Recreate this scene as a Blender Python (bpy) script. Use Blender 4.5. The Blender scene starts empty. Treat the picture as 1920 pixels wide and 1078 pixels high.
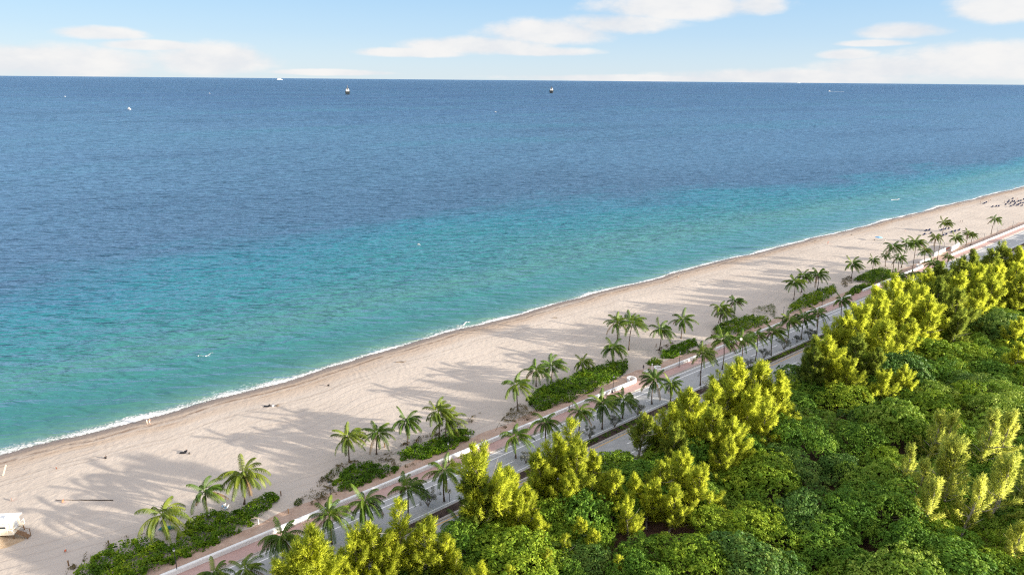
import bpy, bmesh, math, random
import numpy as np
from mathutils import Vector, Matrix
R = math.radians
scene = bpy.context.scene
C = scene.collection
rng = np.random.default_rng(7)
random.seed(7)

# ------------------------------------------------------------------ camera
F, W, H = 1280.0, 1920.0, 1078.0
ROLL = math.atan2(17, 1919)
PITCH = math.atan((539 - (142 + 17 * 960 / 1919.)) * math.cos(ROLL) / F)
CAMZ = 80.0
cr, sr, cp, sp = math.cos(ROLL), math.sin(ROLL), math.cos(PITCH), math.sin(PITCH)

def ray(x, y):
    u = x - 960; v = 539 - y
    u2 = u * cr - v * sr; v2 = u * sr + v * cr
    return (u2, F * cp + v2 * sp, -F * sp + v2 * cp)

def at(x, y, z=0.1):
    r = ray(x, y); k = -(CAMZ - z) / r[2]
    return Vector((r[0] * k, r[1] * k, z))

def proj(X, Y, Z):
    z = Z - CAMZ
    f = Y * cp - z * sp; up = Y * sp + z * cp
    u2 = X / f * F; v2 = up / f * F
    return 960 + u2 * cr + v2 * sr, 539 + u2 * sr - v2 * cr

def height_at(base, ytop):
    lo, hi = 0., 90.
    for _ in range(40):
        m = (lo + hi) / 2
        if proj(base.x, base.y, m + base.z)[1] > ytop: lo = m
        else: hi = m
    return lo

cam = bpy.data.cameras.new('camera'); camo = bpy.data.objects.new('camera', cam); C.objects.link(camo)
cam.sensor_fit = 'HORIZONTAL'; cam.sensor_width = 36; cam.lens = 36 * F / W
cam.clip_start = 1; cam.clip_end = 600000
fwd = Vector((0, cp, -sp)); up0 = Vector((0, sp, cp)); rt0 = Vector((1, 0, 0))
# image x axis / y axis in world after the roll
rt = rt0 * cr + up0 * sr; up = -rt0 * sr + up0 * cr
M = Matrix.Identity(3); M.col[0] = rt; M.col[1] = up; M.col[2] = -fwd
camo.matrix_world = Matrix.Translation((0, 0, CAMZ)) @ M.to_4x4()
scene.camera = camo

# ------------------------------------------------------------------ coast coordinates
TH = R(39.6)
DX, DY = math.cos(TH), math.sin(TH)
NX, NY = -DY, DX
def xy(s, t): return (s * DX + t * NX, s * DY + t * NY)
def st(p): return (p[0] * DX + p[1] * DY, p[0] * NX + p[1] * NY)
_ws = [-2000, -60, 20, 57, 85, 139, 181, 251, 320, 400, 500, 800, 7000]
_wt = [109, 109, 109.6, 110.3, 111, 112, 111.8, 111.8, 112.4, 112.7, 113.5, 113, 113]
def smooth_tab(xs, ys, step):
    g = np.arange(-300, 900, step); v = np.interp(g, xs, ys)
    for _ in range(3): v[2:-2] = (v[:-4] + v[1:-3] + v[2:-2] + v[3:-1] + v[4:]) / 5
    return g, v
_wg, _wv = smooth_tab(_ws, _wt, 6.)
def wT(s): return np.interp(s, _wg, _wv)
_ss = [-2000, -60, -2, 8, 18.6, 30, 43, 57, 73, 90, 111, 133, 157, 185, 216, 253, 293, 342, 398, 468, 554, 685, 900, 7000]
_sv = [174.5, 175.0, 175.1, 174.3, 173.5, 173.3, 174.2, 174.2, 174.7, 175.5, 177.2, 177.6, 177.2, 177.7, 176.9, 177.6, 175.9, 174.9, 173.0, 171.6, 169.8, 166, 158, 158]
_sg, _sgv = smooth_tab(_ss, _sv, 3.)
def shore(s):
    s = np.asarray(s, float)
    return np.interp(s, _sg, _sgv) + 1.0 + .35 * np.sin(s / 6.3 + 1) + .3 * np.sin(s / 3.1) * np.sin(s / 17.) + .5 * np.sin(s / 13.7 + .4)
SEA_Z = -0.8

def vnoise(x, y, f=1., seed=0):
    """cheap smooth 2-D noise in about [-1, 1]"""
    r = np.random.default_rng(100 + seed)
    o = np.zeros(np.shape(x))
    for k in range(7):
        a = r.uniform(0, 6.283); q = f * r.uniform(.6, 1.8); ph = r.uniform(0, 6.283)
        o = o + np.sin((np.cos(a) * x + np.sin(a) * y) * q + ph)
    return o / 3.2

# ------------------------------------------------------------------ object helpers
def tag(o, label=None, cat=None, group=None, kind=None):
    if label: o['label'] = label
    if cat: o['category'] = cat
    if group: o['group'] = group
    if kind: o['kind'] = kind
    return o

def mesh_np(name, verts, faces, mat=None, attr=None, nrm=None, uv=None, smooth=False, mats=None, midx=None):
    """verts (n,3); faces (m,k) array, or list of lists"""
    me = bpy.data.meshes.new(name)
    if isinstance(faces, np.ndarray):
        verts = np.asarray(verts, np.float32); m, k = faces.shape
        me.vertices.add(len(verts)); me.vertices.foreach_set('co', verts.ravel())
        me.loops.add(m * k); me.loops.foreach_set('vertex_index', faces.astype(np.int32).ravel())
        me.polygons.add(m); me.polygons.foreach_set('loop_start', np.arange(0, m * k, k, dtype=np.int32))
        me.update(calc_edges=True)
    else:
        me.from_pydata([tuple(v) for v in verts], [], faces); me.update()
    if attr is not None:
        a = me.attributes.new('rnd', 'FLOAT', 'POINT'); a.data.foreach_set('value', np.asarray(attr, np.float32))
    if nrm is not None:
        a = me.attributes.new('spray', 'FLOAT_VECTOR', 'POINT'); a.data.foreach_set('vector', np.asarray(nrm, np.float32).ravel())
    if uv is not None:
        l = me.uv_layers.new(name='coast')
        vi = np.empty(len(me.loops), np.int32); me.loops.foreach_get('vertex_index', vi)
        l.data.foreach_set('uv', np.asarray(uv, np.float32)[vi].ravel())
    for mm in (mats or ([mat] if mat else [])): me.materials.append(mm)
    if midx is not None: me.polygons.foreach_set('material_index', np.asarray(midx, np.int32))
    if smooth: me.polygons.foreach_set('use_smooth', np.ones(len(me.polygons), bool))
    me.validate()
    return me

def link(name, me, parent=None, loc=None, rot=None, scale=None):
    o = bpy.data.objects.new(name, me); C.objects.link(o)
    if parent: o.parent = parent
    if loc is not None: o.location = loc
    if rot is not None: o.rotation_euler = rot
    if scale is not None: o.scale = scale
    return o

def empty(name, loc, rz=0, scale=1.):
    o = bpy.data.objects.new(name, None); C.objects.link(o)
    o.location = loc; o.rotation_euler = (0, 0, rz); o.scale = (scale,) * 3
    o.empty_display_size = .5
    return o

class MB:
    """collects boxes, tubes and prisms into one mesh"""
    def __init__(s): s.v = []; s.f = []; s.m = []
    def add(s, vs, fs, m=0):
        b = len(s.v); s.v += [tuple(v) for v in vs]; s.f += [[i + b for i in f] for f in fs]; s.m += [m] * len(fs); return s
    def box(s, c, d, rz=0, m=0, taper=1., tilt=None):
        x, y, z = d[0] / 2, d[1] / 2, d[2] / 2
        vs = [Vector((sx * x * (taper if sz > 0 else 1), sy * y * (taper if sz > 0 else 1), sz * z)) for sz in (-1, 1) for sy in (-1, 1) for sx in (-1, 1)]
        Mx = Matrix.Rotation(rz, 3, 'Z')
        if tilt: Mx = Mx @ Matrix.Rotation(tilt[1], 3, tilt[0])
        vs = [Mx @ v + Vector(c) for v in vs]
        return s.add(vs, [[0, 2, 3, 1], [4, 5, 7, 6], [0, 1, 5, 4], [2, 6, 7, 3], [0, 4, 6, 2], [1, 3, 7, 5]], m)
    def tube(s, pts, rad, n=6, m=0, cap=True):
        pts = [Vector(p) for p in pts]
        if not hasattr(rad, '__len__'): rad = [rad] * len(pts)
        rings = []
        for i, p in enumerate(pts):
            d = (pts[min(i + 1, len(pts) - 1)] - pts[max(i - 1, 0)]).normalized()
            a = d.cross(Vector((0, 0, 1)) if abs(d.z) < .9 else Vector((1, 0, 0))).normalized(); b = d.cross(a)
            rings.append([p + (a * math.cos(6.2832 * k / n) + b * math.sin(6.2832 * k / n)) * rad[i] for k in range(n)])
        vs = [v for r in rings for v in r]; fs = []
        for i in range(len(pts) - 1):
            for k in range(n):
                fs.append([i * n + k, i * n + (k + 1) % n, (i + 1) * n + (k + 1) % n, (i + 1) * n + k])
        if cap: fs.append(list(range(n))[::-1]); fs.append([(len(pts) - 1) * n + k for k in range(n)])
        return s.add(vs, fs, m)
    def ball(s, c, r, m=0, n=8, k=6):
        if not hasattr(r, '__len__'): r = (r, r, r)
        vs = []; fs = []
        for i in range(k + 1):
            a = math.pi * i / k
            for j in range(n):
                b = 6.2832 * j / n
                vs.append((c[0] + r[0] * math.sin(a) * math.cos(b), c[1] + r[1] * math.sin(a) * math.sin(b), c[2] + r[2] * math.cos(a)))
        for i in range(k):
            for j in range(n): fs.append([i * n + j, (i + 1) * n + j, (i + 1) * n + (j + 1) % n, i * n + (j + 1) % n])
        return s.add(vs, fs, m)
    def lathe(s, prof, c=(0, 0, 0), n=16, m=0):
        vs = []; fs = []
        for r, z in prof:
            for j in range(n): vs.append((c[0] + r * math.cos(6.2832 * j / n), c[1] + r * math.sin(6.2832 * j / n), c[2] + z))
        for i in range(len(prof) - 1):
            for j in range(n): fs.append([i * n + j, i * n + (j + 1) % n, (i + 1) * n + (j + 1) % n, (i + 1) * n + j])
        return s.add(vs, fs, m)
    def mesh(s, name, *mats, smooth=False):
        return mesh_np(name, s.v, s.f, mats=list(mats), midx=s.m, smooth=smooth)
    def build(s, name, mats, parent=None, loc=None, rot=None, smooth=False):
        if not isinstance(mats, (list, tuple)): mats = [mats]
        return link(name, s.mesh(name, *mats, smooth=smooth), parent, loc, rot)

# ------------------------------------------------------------------ materials
def lin(c): return tuple(((v / 255.) / 12.92 if v / 255. <= .04045 else ((v / 255. + .055) / 1.055) ** 2.4) for v in c)
class N:
    """tiny node-tree writer"""
    def __init__(s, name):
        s.m = bpy.data.materials.new(name); s.m.use_nodes = True
        s.t = s.m.node_tree; s.t.nodes.clear(); s.out = s.t.nodes.new('ShaderNodeOutputMaterial')
    def n(s, typ, **kw):
        o = s.t.nodes.new('ShaderNode' + typ)
        for k, v in kw.items():
            if k.startswith('i_'):
                key = k[2:]; key = int(key) if key.isdigit() else key.replace('_', ' ')
                s.set(o.inputs[key], v)
            else: setattr(o, k, v)
        return o
    def set(s, sock, v):
        if isinstance(v, bpy.types.NodeSocket): s.t.links.new(v, sock)
        elif isinstance(v, bpy.types.Node): s.t.links.new(v.outputs[0], sock)
        elif hasattr(v, '__len__') and len(v) == 3 and sock.type == 'RGBA': sock.default_value = (*v, 1)
        else: sock.default_value = v
    def math(s, op, a, b=0., c=0., clamp=False):
        o = s.t.nodes.new('ShaderNodeMath'); o.operation = op; o.use_clamp = clamp
        s.set(o.inputs[0], a); s.set(o.inputs[1], b); s.set(o.inputs[2], c); return o.outputs[0]
    def mix(s, f, a, b, blend='MIX'):
        o = s.t.nodes.new('ShaderNodeMix'); o.data_type = 'RGBA'; o.blend_type = blend
        s.set(o.inputs[0], f); s.set(o.inputs[6], a); s.set(o.inputs[7], b); return o.outputs[2]
    def ramp(s, f, stops, interp='LINEAR'):
        o = s.t.nodes.new('ShaderNodeValToRGB'); o.color_ramp.interpolation = interp
        e = o.color_ramp.elements
        while len(e) < len(stops): e.new(.5)
        for el, (p, c) in zip(e, stops):
            el.position = p; el.color = (*c, 1) if hasattr(c, '__len__') else (c, c, c, 1)
        s.set(o.inputs[0], f); return o.outputs[0]
    def step(s, x, a, b):
        o = s.t.nodes.new('ShaderNodeMapRange'); o.interpolation_type = 'SMOOTHSTEP'
        s.set(o.inputs[0], x); o.inputs[1].default_value = a; o.inputs[2].default_value = b; return o.outputs[0]
    def pos(s): return s.n('NewGeometry').outputs['Position']
    def uv(s): return s.n('UVMap', uv_map='coast').outputs[0]
    def map(s, v, scale=(1, 1, 1), rot=(0, 0, 0), loc=(0, 0, 0)):
        o = s.n('Mapping'); s.set(o.inputs['Vector'], v); o.inputs['Scale'].default_value = scale; o.inputs['Rotation'].default_value = rot; o.inputs['Location'].default_value = loc
        return o.outputs[0]
    def noise(s, v, scale, detail=3, rough=.55, dist=0., col=False):
        o = s.n('TexNoise'); s.set(o.inputs['Vector'], v)
        o.inputs['Scale'].default_value = scale; o.inputs['Detail'].default_value = detail; o.inputs['Roughness'].default_value = rough; o.inputs['Distortion'].default_value = dist
        return o.outputs[1 if col else 0]
    def bump(s, h, strength, dist, normal=None):
        o = s.n('Bump'); s.set(o.inputs['Height'], h); o.inputs['Strength'].default_value = strength; o.inputs['Distance'].default_value = dist
        if normal is not None: s.set(o.inputs['Normal'], normal)
        return o.outputs[0]
    def princ(s, col, rough=.8, spec=.3, normal=None, **kw):
        o = s.n('BsdfPrincipled'); s.set(o.inputs['Base Color'], col); s.set(o.inputs['Roughness'], rough)
        o.inputs['Specular IOR Level'].default_value = spec
        if normal is not None: s.set(o.inputs['Normal'], normal)
        for k, v in kw.items(): s.set(o.inputs[k.replace('_', ' ')], v)
        return o
    def done(s, sh):
        s.t.links.new(sh.outputs[0] if isinstance(sh, bpy.types.Node) else sh, s.out.inputs[0]); return s.m

def plain(name, col, rough=.6, spec=.3, var=.12, scale=3., metal=0.):
    a = N(name); nz = a.noise(a.n('TexCoord').outputs['Object'], scale, 4)
    c = a.mix(a.step(nz, .3, .7), tuple(v * (1 - var) for v in col), tuple(min(1, v * (1 + var)) for v in col))
    return a.done(a.princ(c, rough, spec, Metallic=metal))

def leaf_mat(name, stops, trans=.3, rough=.5, spec=.25, tint=None, objvar=.25, spray=False):
    a = N(name)
    r = a.n('Attribute', attribute_name='rnd').outputs['Fac']
    oi = a.n('ObjectInfo').outputs['Random']
    big = a.noise(a.pos(), .35, 2)
    f = a.math('ADD', a.math('MULTIPLY', r, .62), a.math('MULTIPLY', a.step(big, .3, .7), .38))
    f = a.math('ADD', f, a.math('MULTIPLY', a.math('SUBTRACT', oi, .5), objvar), clamp=True)
    c = a.ramp(f, stops)
    if spray:     # needles are far thinner than a pixel: shade them by the direction the spray faces
        vt = a.n('VectorTransform', vector_type='NORMAL', convert_from='OBJECT', convert_to='WORLD'); a.set(vt.inputs[0], a.n('Attribute', attribute_name='spray').outputs['Vector'])
        d1 = a.n('BsdfDiffuse', i_Color=c); a.set(d1.inputs['Normal'], vt.outputs[0])
        ng = a.n('VectorMath', operation='SCALE'); a.set(ng.inputs[0], vt.outputs[0]); ng.inputs['Scale'].default_value = -1.
        d2 = a.n('BsdfTranslucent', i_Color=c); a.set(d2.inputs['Normal'], ng.outputs[0])
        p = a.n('AddShader'); a.set(p.inputs[0], d1); a.set(p.inputs[1], d2)
    else: p = a.princ(c, rough, spec)
    tr = a.n('BsdfTranslucent', i_Color=a.mix(.5, c, (.9, .85, .1), 'MULTIPLY') if tint is None else c)
    mx = a.n('MixShader', i_0=trans); a.set(mx.inputs[1], p); a.set(mx.inputs[2], tr)
    return a.done(mx)

M = {}
M['casuarina'] = leaf_mat('casuarina_needles', [(0, (0.215, 0.254, 0.0344)), (0.45, (0.378, 0.424, 0.0436)), (1, (0.675, 0.7, 0.0746))], .5, .7, .1, tint=1, spray=True)
M['casuarina_pale'] = leaf_mat('casuarina_needles_pale', [(0, (.24, .28, .06)), (.45, (.42, .46, .085)), (1, (.70, .69, .15))], .5, .7, .1, tint=1, spray=True)
M['casuarina_green'] = leaf_mat('casuarina_needles_green', [(0, (.08, .12, .024)), (.5, (.18, .23, .035)), (1, (.38, .41, .055))], .45, .7, .1, tint=1, spray=True)
M['broad_dark'] = leaf_mat('broadleaf_dark', [(0, (0.0557, 0.131, 0.0174)), (0.5, (0.103, 0.212, 0.023)), (1, (0.223, 0.335, 0.0359))], .3, .55, .12)
M['broad_mid'] = leaf_mat('broadleaf_mid', [(0, (0.087, 0.174, 0.0166)), (0.5, (0.167, 0.271, 0.0219)), (1, (0.337, 0.42, 0.0342))], .32, .55, .12)
M['broad_yellow'] = leaf_mat('broadleaf_yellow', [(0, (0.0846, 0.182, 0.0192)), (0.5, (0.179, 0.285, 0.0316)), (1, (0.377, 0.466, 0.0846))], .32, .55, .12)
M['broad_blue'] = leaf_mat('broadleaf_bluish', [(0, (0.0493, 0.121, 0.0224)), (0.5, (0.0918, 0.184, 0.0339)), (1, (0.226, 0.306, 0.0551))], .28, .5, .15)
M['hedge'] = leaf_mat('sea_grape_leaves', [(0, (0.0331, 0.0773, 0.00576)), (0.5, (0.104, 0.199, 0.0115)), (1, (0.331, 0.412, 0.0216))], .3, .55, .12)
M['hedge_light'] = leaf_mat('sea_grape_leaves_light', [(0, (0.0363, 0.0816, 0.006)), (0.5, (0.103, 0.204, 0.012)), (1, (0.242, 0.347, 0.02))], .32, .6, .06)
M['palm'] = leaf_mat('palm_leaflets', [(0, (0.0337, 0.077, 0.0104)), (0.5, (0.0842, 0.154, 0.0187)), (1, (0.213, 0.277, 0.0312))], .32, .45, .22, objvar=.35)
M['palm_yellow'] = leaf_mat('palm_leaflets_yellow', [(0, (0.0404, 0.0718, 0.01)), (0.5, (0.105, 0.159, 0.018)), (1, (0.226, 0.267, 0.03))], .32, .45, .22, objvar=.3)
M['palm_dead'] = leaf_mat('dry_palm_frond', [(0, (.10, .065, .035)), (.5, (.19, .13, .07)), (1, (.30, .21, .10))], .2, .8, .1)
M['scrub'] = leaf_mat('dune_scrub', [(0, (0.0527, 0.0432, 0.0217)), (0.5, (0.126, 0.101, 0.0435)), (1, (0.221, 0.173, 0.0783))], .15, .7, .1)
M['scrub_green'] = leaf_mat('dune_scrub_green', [(0, (0.0448, 0.064, 0.0196)), (0.5, (0.112, 0.14, 0.0343)), (1, (0.224, 0.232, 0.0588))], .2, .7, .1)
M['silver'] = leaf_mat('silver_leaves', [(0, (.09, .10, .085)), (.5, (.17, .18, .155)), (1, (.28, .28, .25))], .15, .6, .2)
M['bark'] = plain('bark', (.17, .135, .10), .9, .1, .3, 4)
M['bark_grey'] = plain('bark_grey', (.26, .235, .21), .9, .1, .25, 4)
M['palm_bark'] = plain('palm_bark', (.13, .10, .08), .9, .1, .25, 5)
M['white'] = plain('white_paint', (.70, .695, .69), .55, .3, .05, 2)
M['cream'] = plain('cream_paint', (.70, .62, .50), .6, .3, .06, 2)
M['dark_metal'] = plain('dark_metal', (.035, .035, .04), .45, .4, .2, 8)
M['lamp_glass'] = plain('lamp_glass', (.62, .62, .60), .25, .5, .05, 6)
M['wood'] = plain('weathered_wood', (.20, .12, .07), .85, .15, .3, 5)
M['black'] = plain('black_cloth', (.018, .018, .022), .8, .2, .3, 6)
M['navy'] = plain('navy_canvas', (.020, .028, .075), .75, .2, .25, 6)
M['skin'] = plain('skin', (.42, .25, .18), .6, .3, .08, 6)
M['hull_dark'] = plain('dark_hull_paint', (.02, .028, .035), .5, .3, .2, .2)
M['ship_grey'] = plain('ship_grey_paint', (.42, .46, .50), .6, .3, .1, .1)
M['window'] = plain('dark_glass', (.03, .04, .05), .2, .5, .2, 1)
M['orange'] = plain('orange_netting', (.75, .19, .10), .7, .2, .15, 5)
M['teal'] = plain('teal_plastic', (.03, .17, .20), .5, .3, .15, 3)
M['light_blue'] = plain('light_blue_canvas', (.22, .42, .62), .7, .2, .1, 3)
M['rope'] = plain('dark_rope', (.06, .05, .045), .9, .1, .3, 5)
M['concrete'] = plain('concrete', (.40, .36, .33), .85, .2, .15, 1.5)
M['red_cloth'] = plain('red_cloth', (.45, .08, .07), .8, .2, .1, 5)
M['driftwood'] = plain('driftwood', (.19, .15, .12), .9, .1, .3, 4)

# ------------------------------------------------------------------ setting materials
def sand_material():
    a = N('beach_sand'); uv = a.uv(); sep = a.n('SeparateXYZ'); a.set(sep.inputs[0], uv)
    s_, d_ = sep.outputs[0], sep.outputs[1]
    p = a.pos()
    wob = a.noise(a.map(uv, (.05, .02, 1)), 1, 4)
    d = a.math('ADD', d_, a.math('MULTIPLY', a.math('SUBTRACT', wob, .5), 5.))
    # dry sand with large tonal patches
    patch = a.noise(a.map(p, (1, 1, 1)), .035, 4, .6)
    streak = a.noise(a.map(uv, (.03, .35, 1)), 1., 4, .6)
    fine = a.noise(p, 1.7, 4, .7)
    dry = a.mix(a.step(patch, .3, .7), (.41, .355, .31), (.485, .42, .365))
    dry = a.mix(a.math('MULTIPLY', a.step(streak, .45, .75), .35), dry, (.38, .315, .27))
    dry = a.mix(a.math('MULTIPLY', a.step(fine, .45, .8), .3), dry, (.55, .485, .43))
    # orange-tan band below the berm
    band = a.math('MULTIPLY', a.step(d, -15, -6), a.step(a.noise(a.map(uv, (.02, .25, 1)), 1, 3), .25, .6))
    dry = a.mix(a.math('MULTIPLY', band, .75), dry, (.43, .315, .225))
    # wrack line and old tide lines
    wn = a.noise(a.map(uv, (.25, .9, 1)), 1, 5, .7)
    def line(c, w, amt, nlo, nhi, col, base):
        q = a.math('ABSOLUTE', a.math('ADD', d, -c))
        f = a.math('MULTIPLY', a.math('SUBTRACT', 1., a.step(q, 0, w)), a.math('MULTIPLY', a.step(wn, nlo, nhi), amt))
        return a.mix(f, base, col)
    dry = line(-5.2, 1.1, .8, .38, .56, (.16, .095, .06), dry)
    dry = line(-7.5, .8, .5, .45, .6, (.22, .14, .09), dry)
    dry = line(-14.5, .8, .42, .35, .55, (.24, .19, .155), dry)
    dry = line(-16.2, .6, .35, .35, .6, (.24, .19, .155), dry)
    dry = line(-21.0, .5, .3, .4, .6, (.26, .21, .17), dry)
    # wheel ruts running along the beach
    lanes = a.math('SINE', a.math('MULTIPLY', a.math('ADD', d, a.math('MULTIPLY', a.noise(a.map(uv, (.012, .012, 1)), 1, 2), 22.)), 2.1))
    lm = a.math('MULTIPLY', a.step(lanes, .8, 1.), a.step(a.noise(a.map(uv, (.02, .05, 1), loc=(7, 3, 0)), 1, 3), .46, .56))
    dry = a.mix(a.math('MULTIPLY', lm, .32), dry, (.31, .255, .215))
    # wet sand
    wet = a.step(d_, -4.4, -2.4)
    col = a.mix(wet, dry, a.mix(a.step(d_, -2.4, .0), (.255, .195, .155), (.165, .138, .128)))
    rough = a.math('SUBTRACT', .95, a.math('MULTIPLY', wet, .35))
    # footprints, ripples, combed tracks
    foot = a.n('TexVoronoi', feature='SMOOTH_F1'); a.set(foot.inputs['Vector'], p); foot.inputs['Scale'].default_value = .8; foot.inputs['Smoothness'].default_value = .6
    lump = a.noise(p, .55, 5, .65)
    comb = a.math('SINE', a.math('MULTIPLY', a.math('ADD', a.math('MULTIPLY', s_, 1.), a.math('MULTIPLY', a.noise(a.map(uv, (.03, .03, 1)), 1, 3), 18.)), 3.3))
    cm = a.step(a.noise(a.map(p, loc=(31, 8, 0)), .05, 3), .5, .62)
    h = a.math('ADD', a.math('MULTIPLY', foot.outputs[0], .22), a.math('MULTIPLY', lump, .75))
    h = a.math('ADD', h, a.math('MULTIPLY', a.math('MULTIPLY', comb, cm), .05))
    h = a.math('SUBTRACT', h, a.math('MULTIPLY', lm, .08))
    nb = a.bump(h, .6, .34)
    return a.done(a.princ(col, rough, .2, nb))
M['sand'] = sand_material()

def sea_material():
    a = N('sea_water'); uv = a.uv(); sep = a.n('SeparateXYZ'); a.set(sep.inputs[0], uv)
    s_, d_ = sep.outputs[0], sep.outputs[1]
    p = a.pos()
    n1 = a.math('SUBTRACT', a.noise(a.map(uv, (.006, .012, 1)), 1, 4, .6), .5)
    n2 = a.math('SUBTRACT', a.noise(a.map(uv, (.02, .05, 1)), 1, 3, .6), .5)
    sc = a.math('MINIMUM', s_, 400.)
    En = a.ramp(a.math('DIVIDE', s_, 1000., clamp=True), [(0, .78), (.07, .82), (.142, .87), (.214, .94), (.314, .90), (.40, .78), (.54, .56), (.70, .44), (.95, .37), (1, .36)])
    kf = a.math('DIVIDE', .80, En)
    dd = a.math('MULTIPLY', d_, a.math('ADD', 1., a.math('MULTIPLY', a.math('SUBTRACT', kf, 1.), a.step(d_, 15, 70))))
    dd = a.math('MULTIPLY', dd, a.math('ADD', 1., a.math('ADD', a.math('MULTIPLY', n1, a.math('ADD', .95, a.math('MULTIPLY', a.step(s_, 200, 800), .8))), a.math('MULTIPLY', n2, .5))))
    lg = a.math('DIVIDE', a.math('LOGARITHM', a.math('MAXIMUM', dd, 1.), 10.), 5., clamp=True)
    L = lambda d: math.log10(d) / 5
    col = a.ramp(lg, [(0, (.20, .235, .185)), (L(4), (.105, .205, .160)), (L(12), (.042, .148, .130)), (L(28), (.038, .158, .152)),
                      (L(45), (.058, .175, .155)), (L(75), (.028, .155, .165)), (L(115), (.018, .145, .180)), (L(132), (.020, .130, .178)),
                      (L(182), (.040, .086, .146)), (L(240), (.042, .086, .146)), (L(420), (.056, .112, .186)), (L(900), (.062, .122, .205)),
                      (L(2600), (.048, .102, .192)), (L(6000), (.030, .070, .155)), (L(30000), (.022, .058, .135))])
    far = a.noise(a.map(uv, (.0007, .004, 1), loc=(3, 1, 0)), 1, 4, .55)
    col = a.mix(a.math('MULTIPLY', a.step(d_, 150, 600), a.math('MULTIPLY', a.step(far, .42, .62), .35)), col, (.055, .135, .205))
    # bottom patches (reef and weed) under the water
    big = a.noise(a.map(uv, (.0016, .0045, 1)), 1, 4, .6)
    col = a.mix(a.math('MULTIPLY', a.math('MULTIPLY', a.step(big, .5, .66), a.step(d_, 180, 320)), .45), col, (.020, .052, .105))
    big2 = a.noise(a.map(uv, (.002, .006, 1), loc=(4, 9, 0)), 1, 3, .6)
    col = a.mix(a.math('MULTIPLY', a.math('MULTIPLY', a.step(big2, .52, .7), a.step(d_, 250, 500)), .4), col, (.035, .15, .20))
    weed = a.noise(a.map(uv, (.06, .22, 1), loc=(2.2, 1, 0)), 1, 4, .65)
    wm = a.math('MULTIPLY', a.step(weed, .66, .74), a.math('MULTIPLY', a.step(d_, 3, 8), a.math('SUBTRACT', 1., a.step(d_, 18, 30))))
    col = a.mix(a.math('MULTIPLY', wm, .6), col, (.06, .075, .045))
    # foam lace next to the beach
    fo = a.noise(a.map(p), .9, 6, .75)
    fm = a.math('MULTIPLY', a.step(fo, .50, .62), a.math('SUBTRACT', 1., a.step(d_, 2., 6.5)))
    fm = a.math('MULTIPLY', fm, a.step(a.noise(a.map(uv, (.03, .0, 1)), 1, 3), .42, .6))
    col = a.mix(a.math('MULTIPLY', fm, .7), col, (.62, .62, .60))
    # waves: crests run nearly parallel to the picture's horizon, long and short ones
    def w(ang, sx, sy, sc, det, rgh, dist):
        return a.noise(a.map(p, (sx, sy, 1), (0, 0, ang)), sc, det, rgh, dist)
    ang = R(-14)
    h = a.math('MULTIPLY', w(ang, .06, .20, 1., 2, .5, .6), 1.5)
    h = a.math('ADD', h, a.math('MULTIPLY', w(R(-2), .16, .42, 1., 2, .55, .5), .55))
    h = a.math('ADD', h, a.math('MULTIPLY', w(R(-30), .6, 1.3, 1., 2, .6, .3), .12))
    # longer seas that stay readable further out
    h = a.math('ADD', h, a.math('MULTIPLY', w(R(-8), .04, .075, 1., 2, .5, .5), a.math('MULTIPLY', a.step(d_, 70, 500), 3.2)))
    h = a.math('ADD', h, a.math('MULTIPLY', w(R(-5), .012, .024, 1., 2, .55, .5), a.math('MULTIPLY', a.step(d_, 300, 1500), 9.)))
    h = a.math('ADD', h, a.math('MULTIPLY', w(R(-3), .003, .007, 1., 3, .55, .5), a.math('MULTIPLY', a.step(d_, 1000, 5000), 26.)))
    calm = a.math('ADD', .35, a.math('MULTIPLY', a.step(d_, 4, 60), .65))
    nb = a.bump(a.math('MULTIPLY', h, calm), 1., 2.9)
    fr = a.n('Fresnel'); fr.inputs['IOR'].default_value = 1.33; a.set(fr.inputs['Normal'], nb)
    # a wind-roughened surface never mirrors the horizon fully: cap the reflected share
    k = a.math('MULTIPLY', a.math('MINIMUM', fr.outputs[0], .62), .9)
    df = a.n('BsdfDiffuse', i_Color=a.mix(1., col, (.80, .96, .97), 'MULTIPLY')); a.set(df.inputs['Normal'], a.bump(a.math('MULTIPLY', h, calm), 1., 2.9))
    gl = a.n('BsdfGlossy', i_Color=(.66, .82, .98)); gl.inputs['Roughness'].default_value = .30; a.set(gl.inputs['Normal'], nb)
    mx = a.n('MixShader'); a.set(mx.inputs[0], k); a.set(mx.inputs[1], df); a.set(mx.inputs[2], gl)
    return a.done(mx)
M['sea'] = sea_material()

def asphalt_material():
    a = N('asphalt'); uv = a.uv(); p = a.pos()
    n = a.noise(p, .25, 5, .65); f = a.noise(p, 4., 4, .7); st_ = a.noise(a.map(uv, (.03, 1.1, 1)), 1, 4)
    c = a.mix(a.step(n, .3, .7), (.325, .325, .33), (.385, .383, .385))
    c = a.mix(a.math('MULTIPLY', a.step(st_, .5, .7), .35), c, (.26, .252, .245))
    c = a.mix(a.math('MULTIPLY', a.step(f, .5, .75), .2), c, (.36, .35, .34))
    return a.done(a.princ(c, .9, .2, a.bump(f, .15, .01)))
M['asphalt'] = asphalt_material()
def paver_material():
    a = N('pink_pavers'); uv = a.uv(); p = a.pos()
    br = a.n('TexBrick'); a.set(br.inputs['Vector'], a.map(uv, (1, 1, 1))); br.inputs['Scale'].default_value = 1.6
    br.inputs['Color1'].default_value = (.40, .255, .23, 1); br.inputs['Color2'].default_value = (.47, .31, .28, 1); br.inputs['Mortar'].default_value = (.33, .24, .22, 1)
    br.inputs['Mortar Size'].default_value = .02
    n = a.noise(p, .3, 4); c = a.mix(a.math('MULTIPLY', a.step(n, .35, .7), .4), br.outputs[0], (.50, .36, .325))
    return a.done(a.princ(c, .85, .2))
M['pavers'] = paver_material()
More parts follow.
